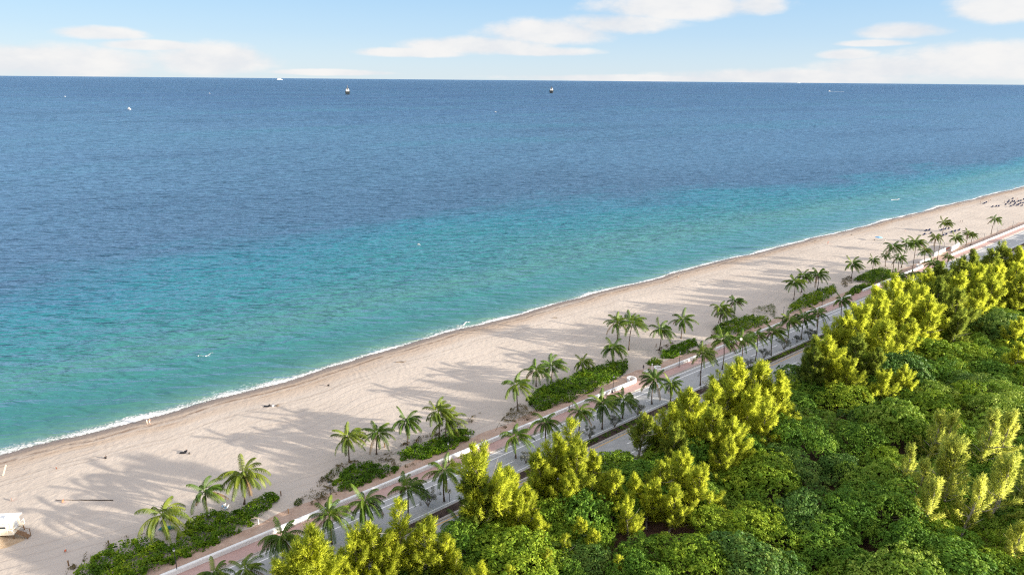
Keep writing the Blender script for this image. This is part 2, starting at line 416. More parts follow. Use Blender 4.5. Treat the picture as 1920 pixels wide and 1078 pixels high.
def line_paint(name, col):
    a = N(name); n = a.noise(a.pos(), 2.5, 5, .7)
    c = a.mix(a.math('MULTIPLY', a.step(n, .52, .7), .45), col, (.30, .29, .28))
    return a.done(a.princ(c, .7, .2))
M['paint_white'] = line_paint('road_paint_white', (.80, .79, .78)); M['paint_yellow'] = line_paint('road_paint_yellow', (.62, .36, .10))
def two_tone(name, c1, c2, sc=.4, det=5, bump=.0):
    a = N(name); n = a.noise(a.pos(), sc, det, .65); n2 = a.noise(a.pos(), sc * 9, 4, .7)
    c = a.mix(a.step(n, .35, .65), c1, c2); c = a.mix(a.math('MULTIPLY', a.step(n2, .5, .75), .4), c, tuple(v * 1.3 for v in c2))
    return a.done(a.princ(c, .95, .1, a.bump(n2, .8, .15)))
M['litter'] = two_tone('leaf_litter', (.055, .035, .026), (.10, .062, .042), .3)
M['litter_red'] = two_tone('red_brown_litter', (.085, .045, .038), (.13, .075, .062), .5)
M['mulch'] = two_tone('mulch', (.045, .03, .025), (.085, .06, .05), .8)
M['turf'] = two_tone('short_grass', (.03, .055, .015), (.06, .095, .025), .7)
M['path_sand'] = two_tone('reddish_path_sand', (.37, .255, .195), (.45, .335, .27), .35)
def foam_material():
    a = N('sea_foam'); p = a.pos(); uv = a.uv(); sep = a.n('SeparateXYZ'); a.set(sep.inputs[0], uv)
    n = a.noise(p, 1.6, 6, .75); n2 = a.noise(a.map(uv, (.06, 0, 1)), 1, 4)
    edge = a.math('ABSOLUTE', a.math('SUBTRACT', sep.outputs[1], .8))
    m = a.math('MULTIPLY', a.step(a.math('ADD', a.math('SUBTRACT', n, a.math('MULTIPLY', edge, .20)), a.math('MULTIPLY', a.math('SUBTRACT', n2, .5), .9)), .26, .56), .9)
    tr = a.n('BsdfTransparent'); pr = a.princ((.74, .745, .74), .8, .2)
    mx = a.n('MixShader'); a.set(mx.inputs[0], m); a.set(mx.inputs[1], tr); a.set(mx.inputs[2], pr)
    return a.done(mx)
M['foam'] = foam_material()

# ------------------------------------------------------------------ strips along the coast
S_NEAR = np.concatenate([np.arange(-160, 560, 2.), np.arange(560, 1500, 12.), [1500, 2000, 3000, 4500, 7000]])
def strip(name, rows, mat, s=S_NEAR, kind='structure', zfun=None, uvk=True, smooth=False):
    """rows: list of (offset function or number measured from the wall line, positive inland; z)"""
    n = len(s); V = []; U = []
    for off, z in rows:
        k = off(s) if callable(off) else np.full(n, float(off))
        t = wT(s) - k; X = s * DX + t * NX; Y = s * DY + t * NY
        V.append(np.stack([X, Y, np.full(n, float(z)) if not callable(z) else z(s, t)], 1)); U.append(np.stack([s, k], 1))
    V = np.concatenate(V); U = np.concatenate(U)
    f = [];
    for r in range(len(rows) - 1):
        i = np.arange(n - 1) + r * n
        f.append(np.stack([i, i + n, i + n + 1, i + 1], 1))
    o = link(name, mesh_np(name, V, np.concatenate(f), mat, uv=U, smooth=smooth))
    if kind: tag(o, kind=kind)
    return o

def build_setting():
    # beach: from under the water up to the wall
    s = np.concatenate([np.arange(-160, 560, 1.5), np.arange(560, 1500, 10.), [1500, 2000, 3000, 4500, 7000]])
    ds = [24, 10, 4, 2, 0, -1.5, -3, -5, -8, -12, -16, -20, -24]
    zs = [-4, -2.0, -1.2, -1.0, -.8, -.68, -.52, -.3, -.05, .12, .16, .10, .05]
    n = len(s); sh = shore(s); V = []; U = []
    ends = wT(s) + .1
    for d, z in zip(ds, zs):
        t = sh + d; V.append(np.stack([s * DX + t * NX, s * DY + t * NY, np.full(n, z)], 1)); U.append(np.stack([s, np.full(n, float(d))], 1))
    K = 26
    for q in range(1, K + 1):
        t = (sh - 24) + (ends - (sh - 24)) * q / K
        x = s * DX + t * NX; y = s * DY + t * NY
        z = .06 + .10 * vnoise(x, y, .18, 1) * (1 - abs(q / K - .5) * 1.2)
        if q == K: z = np.full(n, .10)
        V.append(np.stack([x, y, z], 1)); U.append(np.stack([s, t - sh], 1))
    V = np.concatenate(V); U = np.concatenate(U); f = []
    for r in range(len(ds) + K - 1):
        i = np.arange(n - 1) + r * n; f.append(np.stack([i, i + 1, i + n + 1, i + n], 1)[:, ::-1])
    tag(link('beach', mesh_np('beach', V, np.concatenate(f), M['sand'], uv=U, smooth=True)), kind='structure')
    # sea
    s = np.concatenate([[-250000, -60000, -15000, -4000, -1200, -400], np.arange(-160, 560, 3.), np.arange(560, 1500, 20.), [1800, 2500, 4000, 7000, 20000, 80000, 250000]])
    d = np.concatenate([[-.6, 0, 1, 2, 4, 7, 11, 16, 24, 36, 55, 80, 120, 180, 260, 400, 700, 1200, 2200, 4500, 10000, 25000, 70000, 250000]])
    n = len(s); V = []; U = []
    for dd in d:
        w = max(0, 1 - max(dd, 0) / 60.)
        t = shore(s) * w + 175 * (1 - w) + dd
        V.append(np.stack([s * DX + t * NX, s * DY + t * NY, np.full(n, SEA_Z)], 1)); U.append(np.stack([s, np.full(n, dd)], 1))
    f = []
    for r in range(len(d) - 1):
        i = np.arange(n - 1) + r * n; f.append(np.stack([i, i + 1, i + n + 1, i + n], 1))
    tag(link('sea', mesh_np('sea', np.concatenate(V), np.concatenate(f), M['sea'], uv=np.concatenate(U))), kind='structure')
    # surf: a low ridge of foam with ragged edges where the wash meets the sand
    s = np.arange(-120, 1100, .45); n = len(s); sh = shore(s)
    amp = np.clip((.5 + .6 * vnoise(s, s * 0, .06, 3) + .4 * vnoise(s, s * 0, .3, 4)) * np.interp(s, [0, 60, 110], [1., .9, .6]), .05, 1.5)
    j = .25 * vnoise(s, s * 0, 2.2, 5) + .12 * vnoise(s, s * 0, 7., 6)
    e0 = -.55 + j * .5; e1 = .1 + .5 * amp + j; e2 = .55 + 3.2 * amp + 1.3 * j + .4 * np.abs(vnoise(s, s * 0, 5., 8))
    V = []
    U = []
    for q, (e, z) in enumerate(((e0, SEA_Z + .06), (e1, SEA_Z + .18), (e2, SEA_Z + .03))):
        U.append(np.stack([s, np.full(n, float(q))], 1)); t = sh + e; V.append(np.stack([s * DX + t * NX, s * DY + t * NY, np.full(n, z)], 1))
    f = []
    for r in range(2):
        i = np.arange(n - 1) + r * n; f.append(np.stack([i, i + 1, i + n + 1, i + n], 1))
    tag(link('surf_foam', mesh_np('surf_foam', np.concatenate(V), np.concatenate(f), M['foam'], uv=np.concatenate(U))), 'white line of surf washing along the whole beach', 'surf', kind='stuff')
    # small breakers further out
    V = []; f = []; b = 0
    def breaker(x0, y0, x1, y1, wdt):
        nonlocal b
        p0 = at(x0, y0, SEA_Z); p1 = at(x1, y1, SEA_Z); m = 40
        for i in range(m + 1):
            u = i / m; p = p0.lerp(p1, u); ww = wdt * math.sin(math.pi * u) ** .6 * (.6 + .5 * random.random())
            q = Vector((NX, NY, 0))
            off = .8 * math.sin(u * 7 + x0) + random.uniform(-.25, .25)
            for e, z in ((-ww, .03), (0, .22), (ww * .7, .03)): V.append(tuple(p + q * (e + off) + Vector((0, 0, z))))
            if i: f.extend([[b + i * 3 - 3, b + i * 3, b + i * 3 + 1, b + i * 3 - 2], [b + i * 3 - 2, b + i * 3 + 1, b + i * 3 + 2, b + i * 3 - 1]])
        b += 3 * (m + 1)
    for q in ((372, 669, 401, 663, .12), (1671, 376, 1686, 373, .9), (857, 612, 882, 604, .35)): breaker(*q)
    tag(link('breaking_crest', mesh_np('breaking_crest', V, f, M['foam'], uv=[(v[0] * .3, 1.) for v in V])), 'short white wave crests breaking off the beach', 'surf', kind='stuff')

    # promenade, road, median, far carriageway
    strip('path', [(lambda s: -4.6 + .5 * vnoise(s, s * 0, .4, 11) + .3 * vnoise(s, s * 0, 1.6, 12), .12), (-2.2, .19), (-.2, .19)], M['path_sand'])
    strip('sidewalk', [(-.6, .150), (3.25, .146)], M['pavers'])
    strip('kerb', [(3.25, .150), (3.45, .150), (3.46, .0)], M['concrete'])
    strip('gutter', [(3.46, .012), (3.95, .010)], M['concrete'])
    strip('road', [(3.45, .004), (13.6, .004)], M['asphalt'])
    def lines(name, off, wd, mat, dash=None, s0=-150, s1=900):
        V = []; f = []
        ss = np.arange(s0, s1, 3.) if not dash else np.arange(s0, s1, dash[0] + dash[1])
        for a_ in ss:
            L = 3. if not dash else dash[0]
            m = 1 if not dash else 4
            for q in range(m):
                sa, sb = a_ + L * q / m, a_ + L * (q + 1) / m; base = len(V)
                for S_, K_ in ((sa, off), (sb, off), (sb, off + wd), (sa, off + wd)):
                    x, y = xy(S_, wT(S_) - K_); V.append((x, y, .009))
                f.append([base + 3, base + 2, base + 1, base])
        o = link(name, mesh_np(name, V, f, mat)); tag(o, kind='structure')
    lines('lane_marking', 4.05, .2, M['paint_white'])
    lines('lane_marking', 5.75, .24, M['paint_white'])
    lines('lane_marking', 9.25, .24, M['paint_white'], (3.05, 9.15))
    lines('lane_marking', 12.75, .2, M['paint_white'])
    lines('lane_marking', 17.0, .24, M['paint_yellow'])
    lines('lane_marking', 20.3, .24, M['paint_white'], (3.05, 9.15), s0=-146)
    lines('lane_marking', 23.6, .24, M['paint_white'])
    strip('median', [(13.58, .0), (13.6, .16), (13.85, .16), (13.86, .15), (15.95, .15), (15.96, .165), (16.55, .165), (16.56, .0)], M['concrete'])
    strip('median_bed', [(13.87, .158), (15.0, .20), (15.94, .158)], M['mulch'])
    strip('road', [(16.54, .004), (25.0, .004)], M['asphalt'])
    strip('kerb', [(24.98, .0), (25.0, .14), (25.2, .14)], M['concrete'])
    strip('sidewalk', [(25.2, .136), (27.2, .136)], M['concrete'])
    s = np.concatenate([np.arange(-160, 560, 8.), [700, 1000, 2000, 7000]])
    strip('ground', [(27.2, .10), (30, .0), (120, 0), (600, 0), (4000, 0)], M['litter'], s=s)
build_setting()

# ------------------------------------------------------------------ foliage generators
def leaf_quads(P, Nn, size, r, aspect=1.0):
    """rhombic leaves at P facing Nn"""
    n = len(P)
    Nn = Nn / np.maximum(np.linalg.norm(Nn, axis=1, keepdims=True), 1e-6)
    q = r.normal(size=(n, 3)); a = np.cross(Nn, q); a /= np.maximum(np.linalg.norm(a, axis=1, keepdims=True), 1e-6)
    b = np.cross(Nn, a); h = (size / 2)[:, None]
    V = np.stack([P - a * h, P - b * h * aspect + Nn * h * .15, P + a * h, P + b * h * aspect + Nn * h * .15], 1).reshape(-1, 3)
    Fc = np.arange(4 * n).reshape(n, 4)
    return V, Fc, np.repeat(r.random(n), 4)

def sphere_dirs(n, r):
    v = r.normal(size=(n, 3)); return v / np.linalg.norm(v, axis=1, keepdims=True)

def broad_crown(seed, rad=5.5, hc=5.2, z0=2.0, lobes=17, leaf=.40, dens=15):
    """uneven dome: lobes carry rosettes, each a whorl of leaves, with open gaps between"""
    r = np.random.default_rng(seed); Ps = []; Ns = []; Cs = []; Sz = []
    for i in range(lobes):
        u = (i + .5) / lobes; el = math.asin(min(1, max(0, 1 - u * 1.02))); az = i * 2.39996 + r.uniform(-.5, .5)
        k = r.uniform(.40, .92)
        c = np.array([math.cos(az) * math.cos(el) * rad * k, math.sin(az) * math.cos(el) * rad * k, z0 + math.sin(el) * hc * .6 * r.uniform(.6, 1.3)])
        lr = r.uniform(1.1, 2.4) * (rad / 5.5); sq = np.array([r.uniform(.85, 1.25), r.uniform(.85, 1.25), r.uniform(.55, .85)])
        nr = int(dens * lr * lr); d = sphere_dirs(nr * 2, r); d = d[d[:, 2] > -.35][:nr]; nr = len(d)
        bump = 1 + .22 * np.sin(d[:, 0] * 5 + i) * np.sin(d[:, 1] * 5 + 2 * i) + r.uniform(-.12, .10, nr)
        rc = c + d * lr * bump[:, None] * sq
        tone = np.clip(r.normal(.5, .12) + r.normal(0, .16, nr), 0, 1)
        ax = d * .75 + np.array([0, 0, .6]) + r.normal(size=(nr, 3)) * .25; ax /= np.linalg.norm(ax, axis=1, keepdims=True)
        for q in range(15):
            v = r.normal(size=(nr, 3)); v = v - (v * ax).sum(1, keepdims=True) * ax; v /= np.maximum(np.linalg.norm(v, axis=1, keepdims=True), 1e-6)
            up_ = r.uniform(-.25, .8, (nr, 1)); rs = r.uniform(.16, .46, (nr, 1))
            Ps.append(rc + v * rs + ax * up_ * .3); Ns.append(ax * (.45 + up_ * .5) + v * .55 + r.normal(size=(nr, 3)) * .22); Cs.append(np.clip(tone + r.normal(0, .12, nr) + .12 * up_[:, 0], 0, 1)); Sz.append(leaf * r.uniform(.65, 1.25, nr))
    V, Fc, _ = leaf_quads(np.concatenate(Ps), np.concatenate(Ns), np.concatenate(Sz), r, .7)
    return V, Fc, np.repeat(np.concatenate(Cs), 4)

def broad_trunk(seed, z0=2.0, rad=4.6):
    r = random.Random(seed); b = MB()
    b.tube([(0, 0, -.2), (.1, .05, z0 * .6), (.05, .2, z0 + .6)], [.28, .22, .17], 7)
    for k in range(6):
        a = k * 1.05 + r.uniform(-.3, .3); l = rad * r.uniform(.5, .75)
        b.tube([(.06, .1, z0 * r.uniform(.5, 1.)), (math.cos(a) * l * .5, math.sin(a) * l * .5, z0 + 1.2), (math.cos(a) * l, math.sin(a) * l, z0 + 2.4 + r.uniform(0, 1))], [.13, .09, .04], 5)
    for k in range(4):
        a = r.uniform(0, 6.28); l = rad * r.uniform(.6, .95); z = z0 + r.uniform(1.6, 3.4)
        b.tube([(math.cos(a) * .3, math.sin(a) * .3, z0), (math.cos(a) * l * .6, math.sin(a) * l * .6, z * .9), (math.cos(a + .15) * l, math.sin(a + .15) * l, z + .7)], [.07, .05, .02], 4)
    return b

def casuarina(seed, Ht=12., spread=1.0, lean=(0, 0), nb=30, dens=150, f0=.16, finger=False):
    """feathery pine: trunk tubes plus needle sprays gathered in upswept plumes"""
    r = np.random.default_rng(seed); tb = MB()
    nt = 7; tp = []
    for i in range(nt):
        u = i / (nt - 1)
        tp.append(Vector((lean[0] * u ** 1.4 + .35 * math.sin(u * 5 + seed), lean[1] * u ** 1.4 + .35 * math.cos(u * 4 + seed), Ht * .93 * u)))
    tb.tube(tp, [.26 * (1 - .85 * i / (nt - 1)) + .02 for i in range(nt)], 7)
    def tr(u):
        x = u * (nt - 1); i = min(int(x), nt - 2); return tp[i].lerp(tp[i + 1], x - i)
    V = []; A = []; Nm = []
    UPV = np.array([0, 0, 1.])
    def plume(p0, d0, L, Rr, up):
        # axis
        m = 7; pts = [np.array(p0)]; d = np.array(d0) / np.linalg.norm(d0)
        for i in range(m):
            d = d + UPV * up + r.normal(size=3) * .07; d /= np.linalg.norm(d); pts.append(pts[-1] + d * L / m)
        pts = np.array(pts)
        tb.tube([Vector(q) for q in pts[:5]], [.075, .06, .045, .03, .015], 4, cap=False)
        nk = max(6, int(dens * L * (.6 + .5 * Rr) / 9)); per = 9
        u = r.uniform(.08, 1., nk) ** .9; x = u * m; i = np.minimum(x.astype(int), m - 1)
        base = pts[i] + (pts[i + 1] - pts[i]) * (x - i)[:, None]
        ax = pts[i + 1] - pts[i]; ax /= np.linalg.norm(ax, axis=1, keepdims=True)
        q = r.normal(size=(nk, 3)); rad = q - (q * ax).sum(1, keepdims=True) * ax; rad /= np.maximum(np.linalg.norm(rad, axis=1, keepdims=True), 1e-6)
        prof = Rr * np.clip(1.04 - u, 0, 1) ** .6 * (.35 + .65 * np.minimum(1, u / .25))
        b0 = base + rad * (prof * r.uniform(.1, .75, nk))[:, None]
        bd = ax * 1.15 + rad * .62 + UPV * r.uniform(-.4, .5, nk)[:, None] + r.normal(size=(nk, 3)) * .25; bd /= np.linalg.norm(bd, axis=1, keepdims=True)
        bl = r.uniform(.5, 1.25, nk) * (.55 + .55 * prof / Rr)
        tone = np.clip(r.normal(.5, .14) + r.normal(0, .20, nk), 0, 1)
        w = np.repeat(np.arange(nk), per); n = nk * per
        o = b0[w] + bd[w] * (bl[w] * r.uniform(0, .7, n))[:, None] + r.normal(size=(n, 3)) * .05
        dd = bd[w] + r.normal(size=(n, 3)) * .26 - UPV * r.uniform(-.1, .25, n)[:, None]; dd /= np.linalg.norm(dd, axis=1, keepdims=True)
        ln = (r.uniform(.25, .62, n) * (.6 + .4 * bl[w]))[:, None]
        sd = np.cross(dd, r.normal(size=(n, 3))); sd /= np.maximum(np.linalg.norm(sd, axis=1, keepdims=True), 1e-6)
        wd = r.uniform(.018, .036, n)[:, None]
        V.append(np.stack([o - sd * wd, o + sd * wd, o + dd * ln], 1).reshape(-1, 3))
        A.append(np.repeat(np.clip(tone[w] + r.normal(0, .1, n), 0, 1), 3))
        q2 = rad[w] * .7 + bd[w] * .35 + UPV * .35 + r.normal(size=(n, 3)) * .45; Nm.append(np.repeat(q2 / np.linalg.norm(q2, axis=1, keepdims=True), 3, axis=0))
    for k in range(nb):
        f = f0 + (1 - f0) * ((k + .5) / nb) ** 1.0
        az = k * 2.39996 + r.uniform(-.5, .5)
        el = R(12 + 55 * f + r.uniform(-12, 14))
        L = ((1 - f) * 4.0 + 1.9) * spread * r.uniform(.5, 1.35) * Ht / 12
        p0 = tr(min(f * .97, 1)); Rk = r.uniform(.5, .85) * (.75 + .5 * (1 - f))
        if finger: Rk = r.uniform(.36, .58); el = R(38 + 38 * f + r.uniform(-10, 10)); L = ((1 - f) * 2.6 + 2.7) * r.uniform(.75, 1.25) * Ht / 12
        plume(p0, (math.cos(az) * math.cos(el), math.sin(az) * math.cos(el), math.sin(el)), L, Rk, .085)
        if L > 2.6 and not finger:    # side sprays
            for q in (-1, 1):
                a2 = az + q * r.uniform(.5, .9)
                p1 = Vector(p0) + Vector((math.cos(az) * math.cos(el), math.sin(az) * math.cos(el), math.sin(el) + .1)) * L * r.uniform(.3, .5)
                plume(p1, (math.cos(a2) * math.cos(el), math.sin(a2) * math.cos(el), math.sin(el) + .15), L * .58, .6, .10)
    for k in range(6):    # bare grey boughs
        a_ = r.uniform(0, 6.28); p0 = tr(r.uniform(.25, .7)); l = r.uniform(1.6, 3.6); e_ = r.uniform(.1, .9)
        tb.tube([p0, p0 + Vector((math.cos(a_) * l * .5, math.sin(a_) * l * .5, l * e_ * .4)), p0 + Vector((math.cos(a_ + .2) * l, math.sin(a_ + .2) * l, l * e_))], [.09, .06, .02], 5)
    plume(tr(.84), (lean[0] * .05, lean[1] * .05, 1), Ht * .2, .55, .0)
    V = np.concatenate(V); A = np.concatenate(A)
    return tb, V, np.arange(len(V)).reshape(-1, 3), A, np.concatenate(Nm)

def palm_crown(seed, L=4.3, nf=20, sweep=(0, 0)):
    """coconut crown: arching fronds, two ranks of hanging leaflets on each rachis"""
    r = np.random.default_rng(seed); V = []; Fc = []; A = []; b = 0
    for k in range(nf):
        u = k / (nf - 1); az = k * 2.39996 + r.uniform(-.25, .25)
        el = R(72 - 80 * u ** .9 + r.uniform(-8, 8)); ln = L * r.uniform(.85, 1.1) * (.72 + .28 * min(1, u * 3))
        droop = r.uniform(.065, .11) * (1.1 if u > .5 else 1.)
        m = 12; d = np.array([math.cos(az) * math.cos(el), math.sin(az) * math.cos(el), math.sin(el)]); p = np.array([0, 0, .0]); pts = [p]
        for i in range(m):
            d = d + np.array([sweep[0] * .03, sweep[1] * .03, -droop * (1 + i * .10)]); d /= np.linalg.norm(d); p = p + d * ln / m; pts.append(p)
        pts = np.array(pts); tone = np.clip(r.normal(.45 + .2 * (1 - u), .18), 0, 1)
        # rachis
        for i in range(m):
            t = pts[i + 1] - pts[i]; sd = np.cross(t, [0, 0, 1.]); sd /= max(np.linalg.norm(sd), 1e-6); w0 = .055 * (1 - i / m) + .012; w1 = .055 * (1 - (i + 1) / m) + .012
            V += [pts[i] - sd * w0, pts[i] + sd * w0, pts[i + 1] + sd * w1, pts[i + 1] - sd * w1]; A += [min(1, tone + .35)] * 4; Fc.append([b, b + 1, b + 2, b + 3]); b += 4
        nl = 38
        for j in range(nl):
            x = (.16 + .84 * (j + .5) / nl) * m; i = min(int(x), m - 1); q = pts[i] + (pts[i + 1] - pts[i]) * (x - i)
            t = pts[i + 1] - pts[i]; t /= np.linalg.norm(t); sd = np.cross(t, [0, 0, 1.]); sd /= max(np.linalg.norm(sd), 1e-6); upv = np.cross(sd, t)
            ll = .80 * L / 4.3 * math.sin(min(1., .25 + (1.05 - x / m) * 1.6) * 1.5708) * r.uniform(.85, 1.1)
            for sg in (-1, 1):
                dd = sd * sg * .72 + t * .55 - upv * r.uniform(.2, .55) - np.array([0, 0, .34]); dd /= np.linalg.norm(dd)
                e1 = q + dd * ll * .55; e2 = e1 + (dd + np.array([0, 0, -.55])) * ll * .42
                w = t * .036; V += [q - w, q + w, e1 + w * 1.0, e2, e1 - w * 1.0]; c = float(np.clip(tone + r.normal(0, .1), 0, 1)); A += [c] * 5; Fc.append([b, b + 1, b + 2, b + 3, b + 4]); b += 5
    per = len(Fc) // nf; mi = [1 if i // per >= nf - 1 - seed % 2 else 0 for i in range(len(Fc))]
    return V, Fc, A, mi

def hedge_mesh(name, poly, Hh, mat, leaf=.3, dens=34, seed=1, frac=1.):
    """thick low thicket filling a ground polygon; returns mesh in world coordinates"""
    r = np.random.default_rng(seed); P = np.array([(p.x, p.y) for p in poly])
    lo, hi = P.min(0), P.max(0); n = int((hi - lo).prod() * dens)
    q = r.uniform(lo, hi, (n, 2))
    def inside(q):
        c = np.zeros(len(q), bool); j = len(P) - 1
        for i in range(len(P)):
            a, b = P[i], P[j]; t = ((a[1] > q[:, 1]) != (b[1] > q[:, 1])) & (q[:, 0] < (b[0] - a[0]) * (q[:, 1] - a[1]) / (b[1] - a[1] + 1e-12) + a[0]); c ^= t; j = i
        return c
    def edge(q):
        m = np.full(len(q), 1e9)
        for i in range(len(P)):
            a, b = P[i - 1], P[i]; ab = b - a; t = np.clip(((q - a) @ ab) / max(ab @ ab, 1e-9), 0, 1); m = np.minimum(m, np.linalg.norm(q - (a + t[:, None] * ab), axis=1))
        return m
    q = q + .7 * np.stack([vnoise(q[:, 0], q[:, 1], 1.3, seed), vnoise(q[:, 0], q[:, 1], 1.3, seed + 5)], 1)
    q = q[inside(q)]; e = edge(q); k = e > .35 + .7 * vnoise(q[:, 0], q[:, 1], 1.9, seed + 40); q, e = q[k], e[k]
    prof = np.minimum(1, .25 + e / 1.5) ** .6
    bum = .80 + .24 * vnoise(q[:, 0], q[:, 1], .7, seed + 2) + .24 * vnoise(q[:, 0], q[:, 1], 2.4, seed + 3)
    z = Hh * prof * np.clip(bum, .3, 1.4)
    zz = z * (1 - r.random(len(q)) ** 2.2 * (.5 + .5 * (e < .8)))
    g = .25; dzx = (vnoise(q[:, 0] + g, q[:, 1], .7, seed + 2) - vnoise(q[:, 0] - g, q[:, 1], .7, seed + 2)) * .2 * Hh / (2 * g); dzy = (vnoise(q[:, 0], q[:, 1] + g, .7, seed + 2) - vnoise(q[:, 0], q[:, 1] - g, .7, seed + 2)) * .2 * Hh / (2 * g)
    Nn = np.stack([-dzx, -dzy, np.full(len(q), .8)], 1) + r.normal(size=(len(q), 3)) * .5
    Pt = np.stack([q[:, 0], q[:, 1], zz + .08], 1)
    if frac < 1:
        cl = vnoise(q[:, 0], q[:, 1], 1.5, seed + 30) * .5 + vnoise(q[:, 0], q[:, 1], 3.4, seed + 31) * .5
        k = cl > np.quantile(cl, 1 - frac); Pt, Nn = Pt[k], Nn[k]
    sz = leaf * r.uniform(.7, 1.3, len(Pt))
    if frac == 1:      # older, larger leaves lower down close the thicket
        k = r.random(len(q)) < .22; Pt = np.concatenate([Pt, np.stack([q[k, 0], q[k, 1], z[k] * .5], 1)]); Nn = np.concatenate([Nn, np.array([0, 0, 1.]) + r.normal(size=(k.sum(), 3)) * .4]); sz = np.concatenate([sz, np.full(k.sum(), leaf * 1.9)])
    V, Fc, A = leaf_quads(Pt, Nn, sz, r, .8)
    tone = .5 + .3 * vnoise(Pt[:, 0], Pt[:, 1], .5, seed + 9)
    A = np.clip(A * .75 + np.repeat(tone, 4) * .5 - .14, 0, 1)
    c = Pt.mean(0); c[2] = 0; V = V - c
    return mesh_np(name, V, Fc, mat, attr=A), Vector(c)
# ------------------------------------------------------------------ light and sky
SUN_EL, SUN_AZ = R(12.4), R(108)          # azimuth clockwise from +Y
def build_light():
    scene.view_settings.view_transform = 'Standard'; scene.view_settings.look = 'None'
    scene.view_settings.exposure = 1.7; scene.view_settings.gamma = 1
    l = bpy.data.lights.new('sun', 'SUN'); l.energy = 3.7; l.angle = R(.9); l.color = (1, .90, .74)
    o = bpy.data.objects.new('sun', l); C.objects.link(o)
    d = Vector((-math.sin(SUN_AZ) * math.cos(SUN_EL), -math.cos(SUN_AZ) * math.cos(SUN_EL), -math.sin(SUN_EL)))
    o.rotation_euler = d.to_track_quat('-Z', 'Y').to_euler(); o.location = (200, -50, 200)
    w = bpy.data.worlds.new('World'); scene.world = w; w.use_nodes = True
    a = N.__new__(N); a.t = w.node_tree; a.m = w
    bg = a.t.nodes['Background']
    sky = a.n('TexSky'); sky.sky_type = 'NISHITA'; sky.sun_disc = False; sky.sun_elevation = SUN_EL; sky.sun_rotation = SUN_AZ
    sky.air_density = 1.0; sky.dust_density = .6; sky.ozone_density = 1.6
    tc = a.n('TexCoord').outputs['Generated']; sep = a.n('SeparateXYZ'); a.set(sep.inputs[0], tc)
    x, y, z = sep.outputs
    az = a.math('ARCTAN2', x, y); el = a.math('ARCSINE', a.math('MINIMUM', a.math('MAXIMUM', z, -1.), 1.))
    comb = a.n('CombineXYZ'); a.set(comb.inputs[0], az); a.set(comb.inputs[1], a.math('MULTIPLY', el, 2.2))
    cn = a.noise(comb.outputs[0], 9., 7, .58); cn2 = a.noise(comb.outputs[0], 34., 5, .6)
    warp = a.math('ADD', a.math('MULTIPLY', a.math('SUBTRACT', cn, .5), 2.7), a.math('MULTIPLY', a.math('SUBTRACT', cn2, .5), .7))
    best = None
    # far cloud banks seen over the sea: azimuth / elevation ellipses with ragged edges
    for (cx, cy, hw, hh) in CLOUDS:
        r = ray(cx, cy); A0 = math.atan2(r[0], r[1]); E0 = math.asin(r[2] / math.sqrt(sum(v * v for v in r)))
        r2 = ray(cx + hw, cy); wA = abs(math.atan2(r2[0], r2[1]) - A0); r3 = ray(cx, cy - hh); wE = abs(math.asin(r3[2] / math.sqrt(sum(v * v for v in r3))) - E0)
        da = a.math('DIVIDE', a.math('SUBTRACT', az, A0), wA); de = a.math('DIVIDE', a.math('SUBTRACT', el, E0), wE)
        de = a.math('MAXIMUM', de, a.math('MULTIPLY', de, -1.35))
        v = a.math('SUBTRACT', 1., a.math('ADD', a.math('MULTIPLY', da, da), a.math('MULTIPLY', de, de)))
        best = v if best is None else a.math('MAXIMUM', best, v)
    dens = a.math('MAXIMUM', a.step(a.math('ADD', best, warp), -.35, .75), 0.)
    fill_cloud = a.math('MULTIPLY', a.step(a.noise(tc, 3.2, 7, .6), .38, .56), a.step(a.math('ADD', el, a.math('MULTIPLY', y, R(-34))), R(5), R(30)))
    skyc = a.mix(1., sky.outputs[0], SKY_TINT, 'MULTIPLY')
    # pale band of moist air along the horizon
    low = a.ramp(a.math('DIVIDE', el, R(12)), [(0, SKY_E[0]), (.12, SKY_E[1]), (.28, SKY_E[2]), (.5, SKY_E[3]), (1, SKY_E[3])])
    skyc = a.mix(a.math('MULTIPLY', a.math('SUBTRACT', 1., a.step(el, R(7), R(26))), .92), skyc, low)
    cl = a.mix(a.step(a.math('ADD', cn, a.math('MULTIPLY', el, .6)), .35, .68), CLOUD_LO, CLOUD_HI)
    fin = a.mix(a.math('MULTIPLY', dens, .93), skyc, cl)
    fin = a.mix(a.math('MULTIPLY', fill_cloud, .9), fin, CLOUD_FILL)   # unseen bright cloud overhead, added to raise the ambient fill
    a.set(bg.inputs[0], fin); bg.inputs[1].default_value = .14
_k = .14 * 2 ** 1.7
def _sk(c): return tuple(v / _k for v in lin(c))
SKY_TINT = (1.0, .98, .95); SKY_E = [_sk((212, 230, 242)), _sk((198, 223, 243)), _sk((180, 213, 243)), _sk((164, 204, 241))]
CLOUD_FILL = tuple(v / _k for v in (1.75, 1.58, 1.43)); CLOUD_LO = _sk((230, 233, 238)); CLOUD_HI = _sk((249, 247, 245))
CLOUDS = [(90, 120, 230, 38), (400, 116, 125, 36), (190, 64, 85, 15), (290, 87, 100, 12), (430, 106, 70, 20), (620, 137, 120, 7), (770, 100, 110, 11), (900, 88, 150, 21), (1030, 64, 140, 30),
          (1010, 98, 110, 11), (1150, 48, 120, 26), (1270, 16, 200, 30), (1420, 12, 60, 26), (1690, 60, 100, 20), (1640, 82, 80, 8), (1880, 16, 120, 40), (1850, 122, 230, 44),
          (1660, 130, 150, 28), (1590, 104, 60, 12), (1480, 146, 300, 17), (1200, 148, 300, 8)]
build_light()

